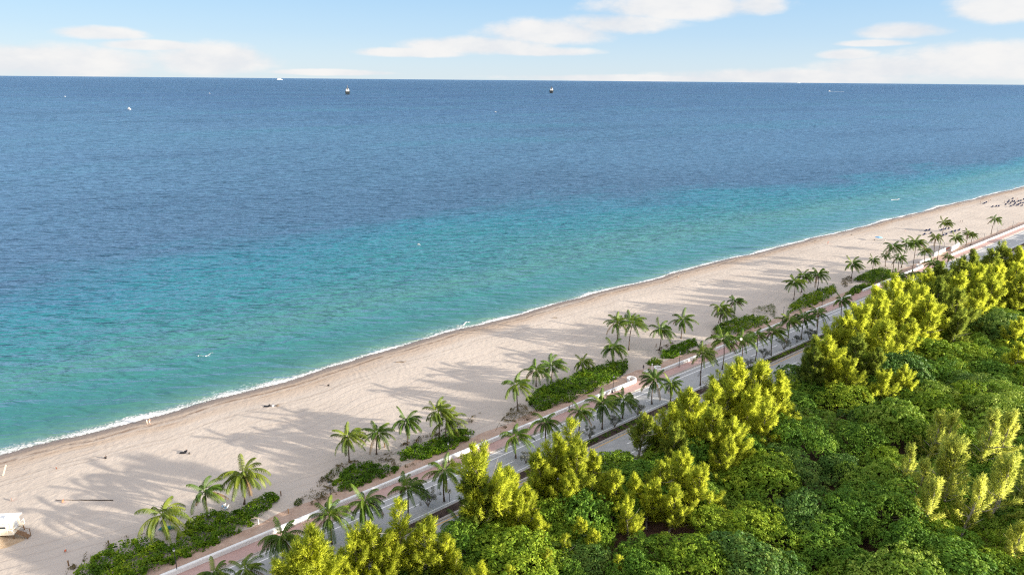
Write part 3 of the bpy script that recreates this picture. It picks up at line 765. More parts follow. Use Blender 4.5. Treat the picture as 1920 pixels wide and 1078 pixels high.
# ------------------------------------------------------------------ wall, lamps, signs
def wall_segment(s0, s1, label, scroll=None):
    ss = np.arange(s0, s1 + .01, 2.); ss[-1] = s1
    b = MB(); prof = [(-.30, .1), (-.30, .88), (-.24, 1.02), (-.08, 1.08), (.10, 1.06), (.24, .98), (.30, .84), (.32, .1)]
    rings = []
    for s_ in ss:
        w0 = float(wT(s_))
        rings.append([Vector((*xy(s_, w0 - k), z)) for k, z in prof])
    vs = [v for r in rings for v in r]; n = len(prof); fs = []
    for i in range(len(rings) - 1):
        for k in range(n - 1): fs.append([i * n + k, i * n + k + 1, (i + 1) * n + k + 1, (i + 1) * n + k][::-1])
    fs.append(list(range(n))); fs.append([(len(rings) - 1) * n + k for k in range(n)][::-1])
    b.add(vs, fs)
    root = empty('sea_wall', Vector((*xy((s0 + s1) / 2, float(wT((s0 + s1) / 2))), .1)))
    tag(root, label, 'wall', 'white sea wall sections along the promenade')
    o = b.build('wall_body', M['white'], None); o.parent = root; o.matrix_parent_inverse = Matrix.Translation(-root.location)
    for e in (scroll or []):
        sgn = 1 if e == 1 else -1; s_ = s1 if e == 1 else s0
        b = MB(); pts = []
        for q in range(15):
            a = q / 14 * 1.55 * math.pi; rr = 1.5 * (1 - .035 * q)
            pts.append(Vector((*xy(s_ + sgn * (rr * math.sin(a)), float(wT(s_)) + 1.5 - rr * math.cos(a)), 0)))
        for i in range(14):
            m = (pts[i] + pts[i + 1]) / 2; d = pts[i + 1] - pts[i]
            b.box((m.x, m.y, .1 + .45 + .012 * (i % 2)), (d.length * 1.15, .42, .95), math.atan2(d.y, d.x))
        o = b.build('scroll_end', M['white'], None); o.parent = root; o.matrix_parent_inverse = Matrix.Translation(-root.location)
def S(x, y): return st(at(x, y, .1))[0]
wall_segment(-60, 137, 'long white sea wall section in the foreground ending in a scroll beside the largest hedge', (1,))
wall_segment(S(1236, 694), S(1306, 666), 'short white sea wall section beside the small round hedge and the tall hedge strip', (-1,))
wall_segment(S(1335, 655), S(1458, 606), 'white sea wall section half hidden behind the row of median palms', ())
wall_segment(S(1486, 592), S(1584, 554), 'white sea wall section below the clipped box hedge', ())
wall_segment(S(1604, 544), S(1722, 500), 'white sea wall section running behind the yellow pines to the plaza', (1,))
wall_segment(S(1772, 478), 760, 'farthest white sea wall section running out of the right edge beside the open road', ())

def lamp_post(px, py, label, hgt=5.0):
    p = at(px, py, .15); root = empty('street_lamp', p); tag(root, label, 'street lamp', 'dark lamp posts along the promenade wall')
    MB().lathe([(.16, 0), (.16, .25), (.10, .35), (.075, .9), (.055, hgt * .86), (.09, hgt * .87), (.0, hgt * .875)], n=8).build('post', M['dark_metal'], root)
    MB().lathe([(.06, hgt * .87), (.17, hgt * .885), (.21, hgt * .95), (.18, hgt * .96)], n=8).build('lantern', M['lamp_glass'], root)
    MB().lathe([(.24, hgt * .955), (.16, hgt * .99), (.05, hgt), (.03, hgt * 1.03), (0, hgt * 1.03)], n=8).build('lamp_cap', M['dark_metal'], root)
for q in ((333, 1074, 'dark lamp post nearest the bottom edge, against the end of the first hedge'),
          (621, 944, 'dark lamp post standing behind the second median palm'),
          (841, 867, 'dark lamp post rising above a median palm, beside the long low hedge'),
          (1149, 736, 'dark lamp post in front of the largest hedge near the wall scroll'),
          (1273, 688, 'dark lamp post in front of the bright green hedge strip'),
          (1467, 601, 'dark lamp post in the gap between two wall sections'),
          (1541, 573, 'dark lamp post in front of the clipped box hedge'),
          (1710, 524, 'dark lamp post beside the tall palm cluster'),
          (1768, 474, 'dark lamp post at the white plaza with orange netting'),
          (1843, 456, 'dark lamp post on the far wall, third from the right edge'),
          (1868, 443, 'dark lamp post on the far wall, second from the right edge'),
          (1897, 431, 'dark lamp post on the far wall, nearest the right edge')): lamp_post(*q)

def road_sign(px, py):
    p = at(px, py, .16); root = empty('traffic_sign', p, R(-20)); tag(root, 'small traffic sign with black arrow on a post in the planted median', 'sign')
    MB().tube([(0, 0, 0), (0, 0, 2.6)], .05, 6).build('post', M['dark_metal'], root)
    pl = MB().box((0, -.07, 2.45), (.85, .03, 1.05)).build('sign_plate', M['white'], root)
    b = MB(); b.box((-.14, -.095, 2.12), (.13, .012, .36)); b.box((.0, -.096, 2.40), (.13, .012, .42), tilt=('Y', R(40))); b.box((.15, -.095, 2.68), (.13, .012, .30)); b.box((.15, -.097, 2.80), (.34, .012, .11))
    b.build('arrow', M['black'], pl)
road_sign(843, 940)

# ------------------------------------------------------------------ hedges and scrub
HEDGES = [
 ('broad sea grape hedge in the bottom left foreground beside the first lamp post', 1.5, 'hedge', [(118, 1095), (150, 1056), (205, 1024), (240, 1014), (292, 1010), (322, 1020), (338, 990), (372, 966), (402, 956), (440, 956), (470, 938), (522, 921), (526, 934), (505, 952), (478, 979), (422, 1010), (368, 1037), (318, 1058), (262, 1088), (200, 1110)]),
 ('low sea grape thicket next to the brown scrub and under two slim palms', 1.2, 'hedge', [(622, 905), (640, 880), (668, 866), (700, 866), (728, 870), (750, 874), (746, 884), (700, 902), (662, 918), (634, 922)]),
 ('long low dark green hedge beneath the twin palms', 1.3, 'hedge', [(744, 848), (772, 834), (802, 826), (850, 806), (880, 800), (891, 808), (880, 826), (850, 840), (800, 858), (765, 864), (747, 860)]),
 ('largest sea grape hedge beside the scroll end of the wall', 1.8, 'hedge', [(986, 748), (1002, 732), (1050, 714), (1100, 690), (1150, 680), (1179, 676), (1179, 692), (1152, 715), (1100, 739), (1050, 760), (1010, 770), (994, 764)]),
 ('bright green hedge strip below the two palms in mid picture', 1.5, 'hedge_light', [(1234, 661), (1270, 645), (1306, 630), (1309, 645), (1291, 660), (1262, 670), (1240, 672)]),
 ('small round hedge at the sandy beach access', 1.0, 'hedge', [(1211, 678), (1222, 669), (1246, 674), (1240, 684), (1213, 686)]),
 ('low mounded hedge behind the row of median palms', 1.6, 'hedge', [(1336, 616), (1362, 601), (1400, 592), (1440, 594), (1447, 602), (1420, 613), (1380, 626), (1344, 630)]),
 ('clipped box hedge with square corners under a trio of palms', 1.9, 'hedge', [(1476, 576), (1502, 557), (1540, 541), (1566, 535), (1570, 546), (1550, 562), (1510, 579), (1481, 586)]),
 ('small dark hedge against the wall beyond the box hedge', 1.5, 'hedge', [(1584, 550), (1602, 536), (1628, 531), (1640, 534), (1612, 548), (1592, 556)]),
 ('dark mounded hedge at the foot of the tall palm cluster', 1.9, 'hedge', [(1598, 526), (1620, 512), (1648, 504), (1672, 508), (1674, 520), (1644, 532), (1612, 528)])]
for i, (lab, hh, mt, poly) in enumerate(HEDGES):
    me, c = hedge_mesh('sea_grape_hedge', [at(x, y, .5) for x, y in poly], hh, M[mt], dens=42 if i < 5 else 30, seed=20 + i, leaf=.34)
    o = link('sea_grape_hedge', me, loc=c); tag(o, lab, 'hedge', 'clumps of sea grape hedge between wall and beach')
SCRUB = [
 ('patchy brown dune scrub with dry stems left of the low thicket', .8, .55, 'scrub', [(560, 938), (590, 905), (625, 872), (668, 858), (680, 866), (640, 882), (622, 908), (632, 925), (600, 945), (575, 950)]),
 ('greener mound of dune scrub beside the low thicket', 1.0, .9, 'scrub_green', [(598, 898), (620, 882), (640, 872), (644, 880), (626, 900), (608, 906)]),
 ('dry shrub alone at the end of the sandy beach access path', .9, 1., 'scrub_green', [(548, 942), (556, 932), (568, 938), (566, 950), (552, 952)]),
 ('thin dry scrub between two low hedges', .5, .45, 'scrub', [(690, 862), (720, 848), (745, 842), (744, 868), (790, 866), (770, 878), (745, 874), (700, 866)]),
 ('dry scrub fringe behind the long low hedge', .6, .5, 'scrub', [(742, 838), (770, 822), (800, 812), (850, 796), (884, 778), (902, 772), (894, 788), (850, 806), (800, 826), (760, 838)]),
 ('loose dark scrub around the foot of the leftmost palm of three', .8, .6, 'scrub', [(932, 800), (950, 770), (975, 752), (1000, 770), (1010, 780), (985, 790), (960, 790), (940, 812), (926, 812)]),
 ('low scrub at the bare end of the bright hedge strip', .5, .5, 'scrub', [(1222, 662), (1245, 645), (1270, 636), (1262, 648), (1236, 664)]),
 ('wiry brown scrub before the mounded hedge', .7, .6, 'scrub', [(1332, 622), (1340, 608), (1350, 612), (1345, 628), (1352, 640), (1336, 642)]),
 ('wind bent sea grape bush on open sand beyond the mounded hedge', 1.6, .55, 'scrub_green', [(1404, 586), (1425, 576), (1452, 572), (1458, 582), (1452, 596), (1440, 590), (1420, 586)]),
 ('brown scrub at the left end of the far dark hedges', .8, .6, 'scrub', [(1574, 524), (1596, 516), (1602, 528), (1584, 540), (1576, 534)]),
 ('sparse dry tufts along the beach side of the foreground hedge', .6, .35, 'scrub', [(112, 1078), (150, 1040), (210, 1008), (262, 996), (300, 996), (290, 1006), (220, 1018), (150, 1056), (118, 1086)])]
for i, (lab, hh, fr, mt, poly) in enumerate(SCRUB):
    me, c = hedge_mesh('dune_scrub', [at(x, y, .3) for x, y in poly], hh, M[mt], dens=52, seed=60 + i, leaf=.2, frac=min(1., fr * 1.25))
    # thin out into clumps
    o = link('dune_scrub', me, loc=c); tag(o, lab, 'scrub', kind='stuff')

# median planting
def k_pt(px, py, z=.16): return at(px, py, z)
def median_hedge(s0, s1, lab, k0=14.1, k1=15.8, hh=.8, mt='hedge'):
    poly = [Vector((*xy(s, float(wT(s)) - k0), 0)) for s in np.arange(s0, s1, 3.)] + [Vector((*xy(s, float(wT(s)) - k1), 0)) for s in np.arange(s1, s0, -3.)]
    me, c = hedge_mesh('low_hedge', poly, hh, M[mt], dens=45, seed=int(s0) + 200, leaf=.22)
    tag(link('low_hedge', me, loc=c), lab, 'hedge', 'low clipped hedges planted in the road median')
for a_, b_, lab in ((S(868, 925), S(905, 912), 'short patch of low hedge in the median beside the traffic sign'), (S(1078, 850), S(1130, 826), 'low dark hedge in the median left of the silver bushes'),
                    (S(1135, 826), S(1205, 780), 'low dark hedge in the median between the silver bushes and the dark pine'), (S(1390, 730), S(1580, 638), 'longest low hedge in the median under the row of palms'),
                    (S(640, 1040), S(690, 1015), 'low hedge in the median hidden behind the nearest yellow pine')):
    median_hedge(a_, b_, lab)

# silver bushes
def silver_bush(seed, Hh=3.0):
    r = np.random.default_rng(seed); b = MB(); Ps = []; Ns = []
    for k in range(7):
        a = k * .9 + r.uniform(-.2, .2); l = r.uniform(.7, 1.5)
        top = Vector((math.cos(a) * l, math.sin(a) * l, Hh * r.uniform(.6, .85)))
        b.tube([(0, 0, -.1), top * .5 + Vector((0, 0, .1)), top], [.09, .06, .025], 5)
        for q in range(4):
            c = np.array(top) + r.normal(size=3) * np.array([.42, .42, .3]); n = 55; d = sphere_dirs(n, r)
            Ps.append(c + d * r.uniform(.15, .5, (n, 1))); Ns.append(d + r.normal(size=(n, 3)) * .6)
    V, Fc, A = leaf_quads(np.concatenate(Ps), np.concatenate(Ns), r.uniform(.14, .28, sum(len(p) for p in Ps)), r, .5)
    return b, mesh_np('crown', V, Fc, M['silver'], attr=A)
SB = []
for k in range(3):
    b, cm = silver_bush(300 + k); SB.append((b.mesh('stems', M['bark_grey']), cm))
for i, (x, y, sc, lab) in enumerate([(803, 948, 1.1, 'grey silver-leaved bush in the median left of the traffic sign'), (986, 868, .9, 'grey bush in the median just right of a palm and above yellow pines'),
        (1106, 822, .95, 'silver bush in the median, leftmost of the pair above the low hedge'), (1152, 800, .95, 'silver bush in the median, right one of the pair above the low hedge'),
        (1196, 778, 1.1, 'largest silver bush in the median near the dark pine'), (1278, 748, .9, 'silver bush in the median behind the tallest yellow pines'),
        (1404, 690, .9, 'silver bush at the near end of the longest median hedge'), (1432, 672, 1., 'silver bush second along the longest median hedge'), (1470, 655, 1.2, 'silver bush third along the longest median hedge, the widest there'),
        (1494, 642, .8, 'small silver bush near the far end of the longest median hedge'), (1518, 636, 1.2, 'silver bush at the far end of the median row beside yellow pines'),
        (1505, 722, .9, 'grey bush on the far side of the two-lane road behind the yellow pines'), (1330, 740, 1.2, 'dark grey bush between the road and the yellow pine spire')]):
    root = empty('silver_bush', at(x, y, .16), i * 1.3, sc); tag(root, lab, 'bush', 'silver bushes along the road')
    for nm, me in zip(('stems', 'crown'), SB[i % 3]): link(nm, me, root)

# ------------------------------------------------------------------ coconut palms
PC = []
for k in range(6):
    V, Fc, A, mi = palm_crown(400 + k, 4.7, 18 + k % 5, ((2.2, .5), (1.2, .2), (2.6, -.4), (.6, .6), (1.8, 0), (3.0, .6))[k])
    PC.append([mesh_np('crown', V, Fc, mats=[M[m], M['palm_dead']], midx=mi, attr=A) for m in ('palm', 'palm_yellow')])
# base x, base y, crown x, crown y, crown scale, yellow, label
PALMS = [
 (313, 1010, 305, 966, 1.0, 1, 'sunlit yellow palm standing in the sand notch of the foreground hedge'),
 (390, 972, 385, 922, 1.0, 0, 'dark green palm between the two foreground palms, over the hedge'),
 (458, 945, 456, 890, 1.05, 1, 'tall palm with wide fronds at the right end of the foreground hedge'),
 (655, 866, 654, 820, .95, 1, 'palm with golden lower fronds, left of the slim pair'),
 (706, 851, 708, 812, .85, 0, 'slim palm on bare sand right of the golden one'),
 (764, 833, 763, 790, .95, 0, 'palm at the left end of the long low hedge'),
 (823, 824, 822, 770, .9, 1, 'left one of the twin palms over the long low hedge'),
 (836, 826, 837, 788, 1.05, 1, 'right and fuller one of the twin palms over the long low hedge'),
 (971, 768, 969, 722, .9, 0, 'palm rising from loose scrub left of the largest hedge'),
 (1005, 724, 1006, 694, .85, 0, 'middle palm of three at the left end of the largest hedge'),
 (1034, 714, 1036, 685, .85, 0, 'rightmost palm of three at the left end of the largest hedge'),
 (1092, 698, 1093, 680, .7, 1, 'short palm half sunk behind the largest hedge'),
 (1148, 684, 1150, 653, .85, 0, 'dark palm at the right end of the largest hedge'),
 (1158, 637, 1157, 604, .85, 0, 'shorter palm of the close pair on open sand'),
 (1179, 656, 1186, 605, .95, 0, 'tall leaning palm of the close pair on open sand'),
 (1236, 656, 1240, 618, .9, 0, 'palm at the left end of the bright hedge strip'),
 (1277, 634, 1281, 600, .9, 0, 'palm behind the bright hedge strip'),
 (1350, 612, 1352, 578, .85, 0, 'front palm of the trio over the mounded hedge'),
 (1357, 614, 1360, 588, .8, 0, 'lower palm of the trio over the mounded hedge'),
 (1376, 594, 1379, 565, .8, 0, 'rear palm of the trio over the mounded hedge'),
 (1488, 562, 1491, 530, .85, 0, 'front palm at the left end of the clipped box hedge'),
 (1503, 548, 1506, 518, .8, 0, 'middle palm behind the clipped box hedge'),
 (1532, 544, 1535, 515, .85, 0, 'right palm behind the clipped box hedge'),
 (1596, 522, 1600, 495, .85, 0, 'palm alone at the left of the far dark hedges'),
 (1636, 508, 1638, 488, .7, 0, 'small palm behind the far dark mounded hedge'),
 (1660, 500, 1661, 480, .5, 0, 'thin small-crowned palm left of the tall cluster'),
 (1674, 510, 1676, 464, .9, 0, 'left palm of the tall cluster'),
 (1684, 506, 1686, 484, .8, 0, 'low palm in the middle of the tall cluster'),
 (1690, 502, 1700, 457, .9, 0, 'middle tall palm of the cluster'),
 (1708, 520, 1718, 455, .95, 0, 'right and tallest palm of the cluster'),
 (1733, 494, 1734, 470, .75, 0, 'palm between the tall cluster and the white plaza'),
 (1751, 476, 1755, 446, .8, 1, 'palm left of the very tall leaning one'),
 (1757, 490, 1772, 418, .85, 1, 'very tall leaning palm at the white plaza'),
 (1791, 466, 1793, 446, .85, 0, 'palm right of the very tall leaning one, before the loungers'),
 (1811, 460, 1816, 438, .75, 1, 'left palm of the far sunlit pair at the wall'),
 (1820, 460, 1824, 441, .6, 1, 'right palm of the far sunlit pair at the wall'),
 (1858, 440, 1866, 411, .75, 0, 'leaning palm farthest along the beach wall'),
 (462, 1100, 460, 1066, .75, 0, 'median palm cut by the bottom edge, right one of two low crowns'),
 (402, 1112, 401, 1076, .7, 0, 'median palm cut by the bottom edge, left one of two low crowns'),
 (532, 1056, 528, 1008, .9, 0, 'median palm partly behind the bottom left yellow pine'),
 (622, 1019, 618, 966, 1.0, 0, 'median palm with a full trunk in view right of the bottom left pine'),
 (686, 992, 684, 942, .95, 0, 'median palm with drooping crown above the nearest pine spire'),
 (765, 972, 765, 915, .95, 0, 'median palm left of the grey bush'),
 (833, 939, 833, 884, .95, 0, 'median palm beside the traffic sign'),
 (967, 858, 967, 818, .95, 0, 'median palm in the gap between two yellow pines'),
 (1024, 838, 1023, 792, .95, 0, 'dark median palm just left of the thin yellow pine spire'),
 (1082, 826, 1088, 772, .9, 0, 'median palm just right of the thin yellow pine spire'),
 (1129, 804, 1132, 757, .95, 0, 'median palm between the two silver bushes'),
 (1167, 784, 1170, 750, .75, 0, 'small median palm left of the largest silver bush'),
 (1222, 757, 1226, 712, .95, 0, 'median palm opposite the wall scroll'),
 (1257, 752, 1259, 720, .65, 0, 'small median palm right of the one opposite the scroll'),
 (1313, 722, 1318, 663, .85, 1, 'tall median palm left of the row of palms, lit on its top'),
 (1354, 692, 1357, 638, .95, 0, 'first palm of the median row over the long hedge'),
 (1390, 692, 1394, 636, .85, 0, 'second palm of the median row over the long hedge'),
 (1416, 676, 1420, 629, .8, 0, 'third palm of the median row over the long hedge'),
 (1446, 666, 1451, 622, .8, 0, 'fourth palm of the median row over the long hedge'),
 (1476, 642, 1480, 602, .85, 0, 'fifth palm of the median row over the long hedge'),
 (1503, 636, 1508, 597, .8, 0, 'sixth palm of the median row over the long hedge'),
 (1531, 628, 1534, 588, .8, 0, 'last palm of the median row beside the yellow pines'),
 (1577, 602, 1580, 563, .8, 0, 'median palm beyond the box hedge, in front of the wall'),
 (1682, 556, 1684, 520, .85, 0, 'dark median palm below the tall cluster'),
 (1744, 524, 1750, 494, .85, 0, 'dark median palm below the wall scroll at the plaza'),
 (1712, 540, 1714, 515, .7, 0, 'small dark palm between the two far median palms'),
 (908, 1012, 905, 975, 1.15, 0, 'large dark feather palm crown among the pines beside the far carriageway'),
 (866, 1012, 862, 980, .9, 0, 'smaller dark feather palm beside the far carriageway'),
 (1775, 500, 1778, 482, .6, 0, 'small dark palm in front of the white plaza')]
def palm_trunk(v, seed):
    r = random.Random(seed); L = v.length; pts = []; rad = []
    side = Vector((r.uniform(-1, 1), r.uniform(-1, 1), 0)) * .03 * L
    for i in range(8):
        u = i / 7; pts.append(v * u + Vector((0, 0, 0)) + side * math.sin(u * math.pi)); rad.append(.16 - .05 * u + .10 * max(0, 1 - u * 7))
    return MB().tube(pts, rad, 8).mesh('trunk', M['palm_bark'], smooth=True)
def place_palm(i, bx, by, cx, cy, sc, yl, lab):
    p = at(bx, by, .12); h = height_at(p, cy); sc *= 1.25 if cy < 760 else 1.1
    # crown point: same depth, shifted sideways
    px0 = proj(p.x, p.y, p.z + h)[0]; mpp = (p.y * cp - (h - CAMZ) * sp) / F
    v = Vector(((cx - px0) * mpp, 0, h))
    root = empty('coconut_palm', p); tag(root, lab, 'palm tree', 'coconut palms along the beach road')
    link('trunk', palm_trunk(v, i), root)
    rot = (random.uniform(-.16, .16), random.uniform(-.16, .16), random.uniform(-1.1, 1.1)); sc *= random.uniform(.9, 1.1)
    link('crown', PC[(i * 5 + i // 3) % 6][yl], root, v, rot, (sc, sc, sc))
for i, q in enumerate(PALMS): place_palm(i, *q)

# ------------------------------------------------------------------ feathery pines
CP = []
for k, (Ht, spd, lean, nb, f0) in enumerate([(12, 1.0, (.8, .2), 30, .16), (12, 1.15, (-.9, .4), 30, .14), (12, .8, (.4, -.3), 26, .2), (12, 1.3, (1.6, .3), 30, .12), (12, .6, (.2, .2), 24, .15), (12, 1.15, (-1.5, -.5), 28, .2), (12, 1.0, (.3, .8), 30, .18), (12, 1., (.5, .3), 17, .12), (12, 1., (1.3, -.2), 15, .10)]):
    tb, V, Fc, A, Nm = casuarina(500 + k, Ht, spd, lean, nb, 235, f0, k >= 7)
    tm = tb.mesh('trunk', M['bark_grey']); CP.append((tm, [mesh_np('crown', V, Fc, M[m], attr=A, nrm=Nm) for m in ('casuarina', 'casuarina_green', 'casuarina_pale')]))
# tip x, tip y, height, prototype, tone, label index
FAR = 'yellow-green feathery pine in the dense far grove along the road'
MID = 'yellow feathery pine in the clump just left of the far grove, over the road'
BIG = 'bright yellow feathery pine of the big central clump beside the median'
LFT = 'yellow feathery pine in the left clumps along the bottom of the road'
RGT = 'pale yellow feathery pine of the upright group standing in the right of the woods'
LOW = 'low golden feathery pine poking out of the dark green canopy at the bottom'
SOLO = {(745, 932): 'nearest yellow pine with a thin spire in front of the grey median bush', (558, 1006): 'bottom left yellow pine over the median palms', (1069, 782): 'thin yellow pine spire crossing the road between two median palms',
        (1204, 772): 'dark green pine standing at the edge of the far carriageway', (1372, 682): 'tallest yellow pine of the big central clump with a pointed top', (908, 846): 'yellow pine with drooping top crossing the road beside the traffic sign',
        (1700, 690): 'single small yellow pine in the dark canopy below the far grove', (1085, 968): 'small yellow-green pine with fingerlike tips above the bare brown patch', (1798, 838): 'pale pine leaning right, foremost of the upright group in the woods'}
PINES = [
 (558, 1006, 9.5, 0, 0, LFT), (600, 1030, 8.5, 1, 0, LFT), (530, 1040, 7.5, 6, 0, LFT), (745, 932, 12.5, 4, 0, LFT), (700, 985, 10.5, 1, 0, LFT), (790, 985, 11, 3, 0, LFT), (660, 1000, 9, 6, 0, LFT), (830, 1015, 9, 0, 0, LFT), (730, 1030, 8.5, 3, 0, LFT), (640, 1055, 7, 1, 0, LFT),
 (908, 846, 13.5, 5, 0, LFT), (950, 892, 11.5, 0, 0, LFT), (985, 905, 10.5, 2, 0, LFT), (890, 895, 11, 1, 1, LFT),
 (1069, 782, 15, 4, 0, BIG), (1040, 828, 13.5, 0, 0, BIG), (1075, 842, 13, 3, 0, BIG), (1110, 842, 11, 2, 0, BIG), (1015, 860, 11.5, 1, 0, BIG), (1060, 892, 10.5, 0, 0, BIG),
 (975, 945, 9.5, 6, 0, LFT), (1010, 960, 8.5, 2, 0, LFT), (1085, 968, 8, 2, 0, LOW), (1060, 1000, 7.5, 4, 0, LOW), (1110, 990, 7.5, 2, 0, LOW), (1150, 895, 9.5, 3, 0, LOW), (1190, 885, 9, 2, 0, LOW),
 (1235, 862, 11, 2, 0, LOW), (1275, 850, 11, 0, 0, LOW), (1308, 880, 10, 3, 0, LOW), (1220, 905, 9.5, 6, 0, LOW), (1260, 920, 9, 3, 0, LOW), (1185, 945, 8, 5, 0, LOW),
 (1372, 682, 16.5, 0, 0, BIG), (1340, 712, 14.5, 2, 0, BIG), (1300, 738, 13.5, 1, 0, BIG), (1420, 690, 15, 3, 0, BIG), (1462, 708, 14, 0, 0, BIG), (1405, 730, 13.5, 6, 0, BIG), (1255, 768, 12.5, 0, 0, BIG), (1204, 772, 12.5, 2, 1, BIG),
 (1330, 772, 13, 3, 0, BIG), (1380, 790, 12.5, 1, 0, BIG), (1440, 760, 12.5, 6, 0, BIG), (1270, 805, 11.5, 6, 1, BIG), (1360, 830, 10.5, 0, 0, BIG),
 (1528, 628, 12.5, 2, 0, MID), (1580, 592, 14, 0, 0, MID), (1612, 582, 14.5, 3, 0, MID), (1648, 556, 15, 0, 0, MID), (1692, 560, 14, 6, 0, MID), (1560, 640, 13, 1, 0, MID), (1605, 635, 12.5, 6, 0, MID), (1655, 610, 13, 3, 0, MID), (1700, 605, 12.5, 0, 0, MID), (1742, 585, 12.5, 2, 0, MID), (1535, 662, 11, 1, 1, MID), (1590, 680, 10, 3, 0, MID), (1640, 660, 10.5, 0, 0, MID),
 (1640, 534, 13.5, 2, 0, FAR), (1672, 522, 13, 0, 0, FAR), (1700, 524, 13, 6, 0, FAR), (1735, 512, 14, 0, 0, FAR), (1768, 498, 14, 1, 1, FAR), (1798, 484, 14.5, 2, 1, FAR), (1826, 476, 14.5, 0, 1, FAR), (1856, 466, 15, 2, 1, FAR), (1888, 462, 15, 6, 1, FAR), (1915, 470, 14.5, 0, 0, FAR),
 (1720, 545, 14, 3, 0, FAR), (1762, 528, 14.5, 0, 0, FAR), (1795, 515, 14.5, 6, 0, FAR), (1830, 505, 14.5, 3, 0, FAR), (1868, 495, 14.5, 0, 0, FAR), (1905, 492, 14.5, 2, 0, FAR), (1750, 562, 13.5, 1, 0, FAR), (1790, 552, 13.5, 3, 0, FAR), (1830, 540, 13.5, 0, 0, FAR), (1870, 525, 13.5, 6, 0, FAR), (1912, 520, 13.5, 3, 0, FAR), (1940, 485, 15, 0, 0, FAR), (1950, 515, 14, 3, 0, FAR), (1800, 588, 11.5, 6, 0, FAR),
 (1765, 832, 14, 4, 2, RGT), (1798, 838, 14.5, 3, 2, RGT), (1752, 778, 12, 4, 2, RGT), (1785, 782, 11.5, 4, 2, RGT), (1850, 778, 13.5, 0, 2, RGT), (1892, 782, 13, 3, 2, RGT), (1722, 868, 11, 2, 2, RGT), (1886, 862, 14, 0, 2, RGT), (1925, 850, 13, 3, 2, RGT), (1748, 905, 11, 0, 2, RGT), (1830, 905, 11.5, 3, 2, RGT), (1915, 985, 9, 2, 2, RGT), (1700, 838, 9.5, 4, 2, RGT),
 (1700, 690, 9.5, 1, 0, MID), (1655, 705, 9, 3, 0, MID), (1910, 640, 11, 2, 0, FAR), (1905, 600, 10, 0, 0, FAR),
 (855, 1035, 8.5, 4, 0, LOW), (905, 1050, 8.5, 2, 0, LOW), (955, 1060, 8, 4, 0, LOW), (1026, 1028, 8, 4, 0, LOW), (1160, 1040, 7, 4, 0, LOW), (870, 1075, 8, 0, 0, LOW)]
PINE_XY = []
GR = {LFT: 'feathery pines in the left clumps', BIG: 'feathery pines in the central clump', LOW: 'low feathery pines in the canopy', MID: 'feathery pines in the clump over the road', FAR: 'feathery pines in the far grove', RGT: 'pale feathery pines in the right woods'}
for i, (x, y, hh, pr, tone, lab) in enumerate(PINES):
    hh *= {RGT: 1.15, MID: 1.2, FAR: 1.22}.get(lab, 1.03)
    while True:
        p = at(x, y, hh); s_, t_ = st(p)
        if float(wT(s_)) - t_ >= 24.2: break
        hh += .4
    if lab == RGT: pr = 7 + i % 2
    tipk = float(wT(s_)) - t_; shift = max(0., 26.8 - tipk); p = p - Vector((NX, NY, 0)) * shift
    p.z = 0; PINE_XY.append((p.x, p.y, lab))
    rz = random.uniform(-.7, .7); tm, cms = CP[pr]; k = hh / 12.
    root = empty('feathery_pine', p, rz, k)
    if lab == LFT and pr != 4: root.scale = (k * 1.08, k * 1.08, k)
    if tone == 0 and i % 6 == 4 and lab in (FAR, MID): tone = 1
    lb = SOLO.get((x, y), lab); tag(root, lb, 'pine tree', GR[lab])
    if shift > 0:      # roadside pines lean out towards the light over the road
        q_ = Vector((0, 0, 1)).rotation_difference(Vector((NX * shift, NY * shift, hh)).normalized()); root.rotation_euler = (q_.to_matrix() @ Matrix.Rotation(rz, 3, 'Z')).to_euler()
    link('trunk', tm, root); link('crown', cms[tone], root)

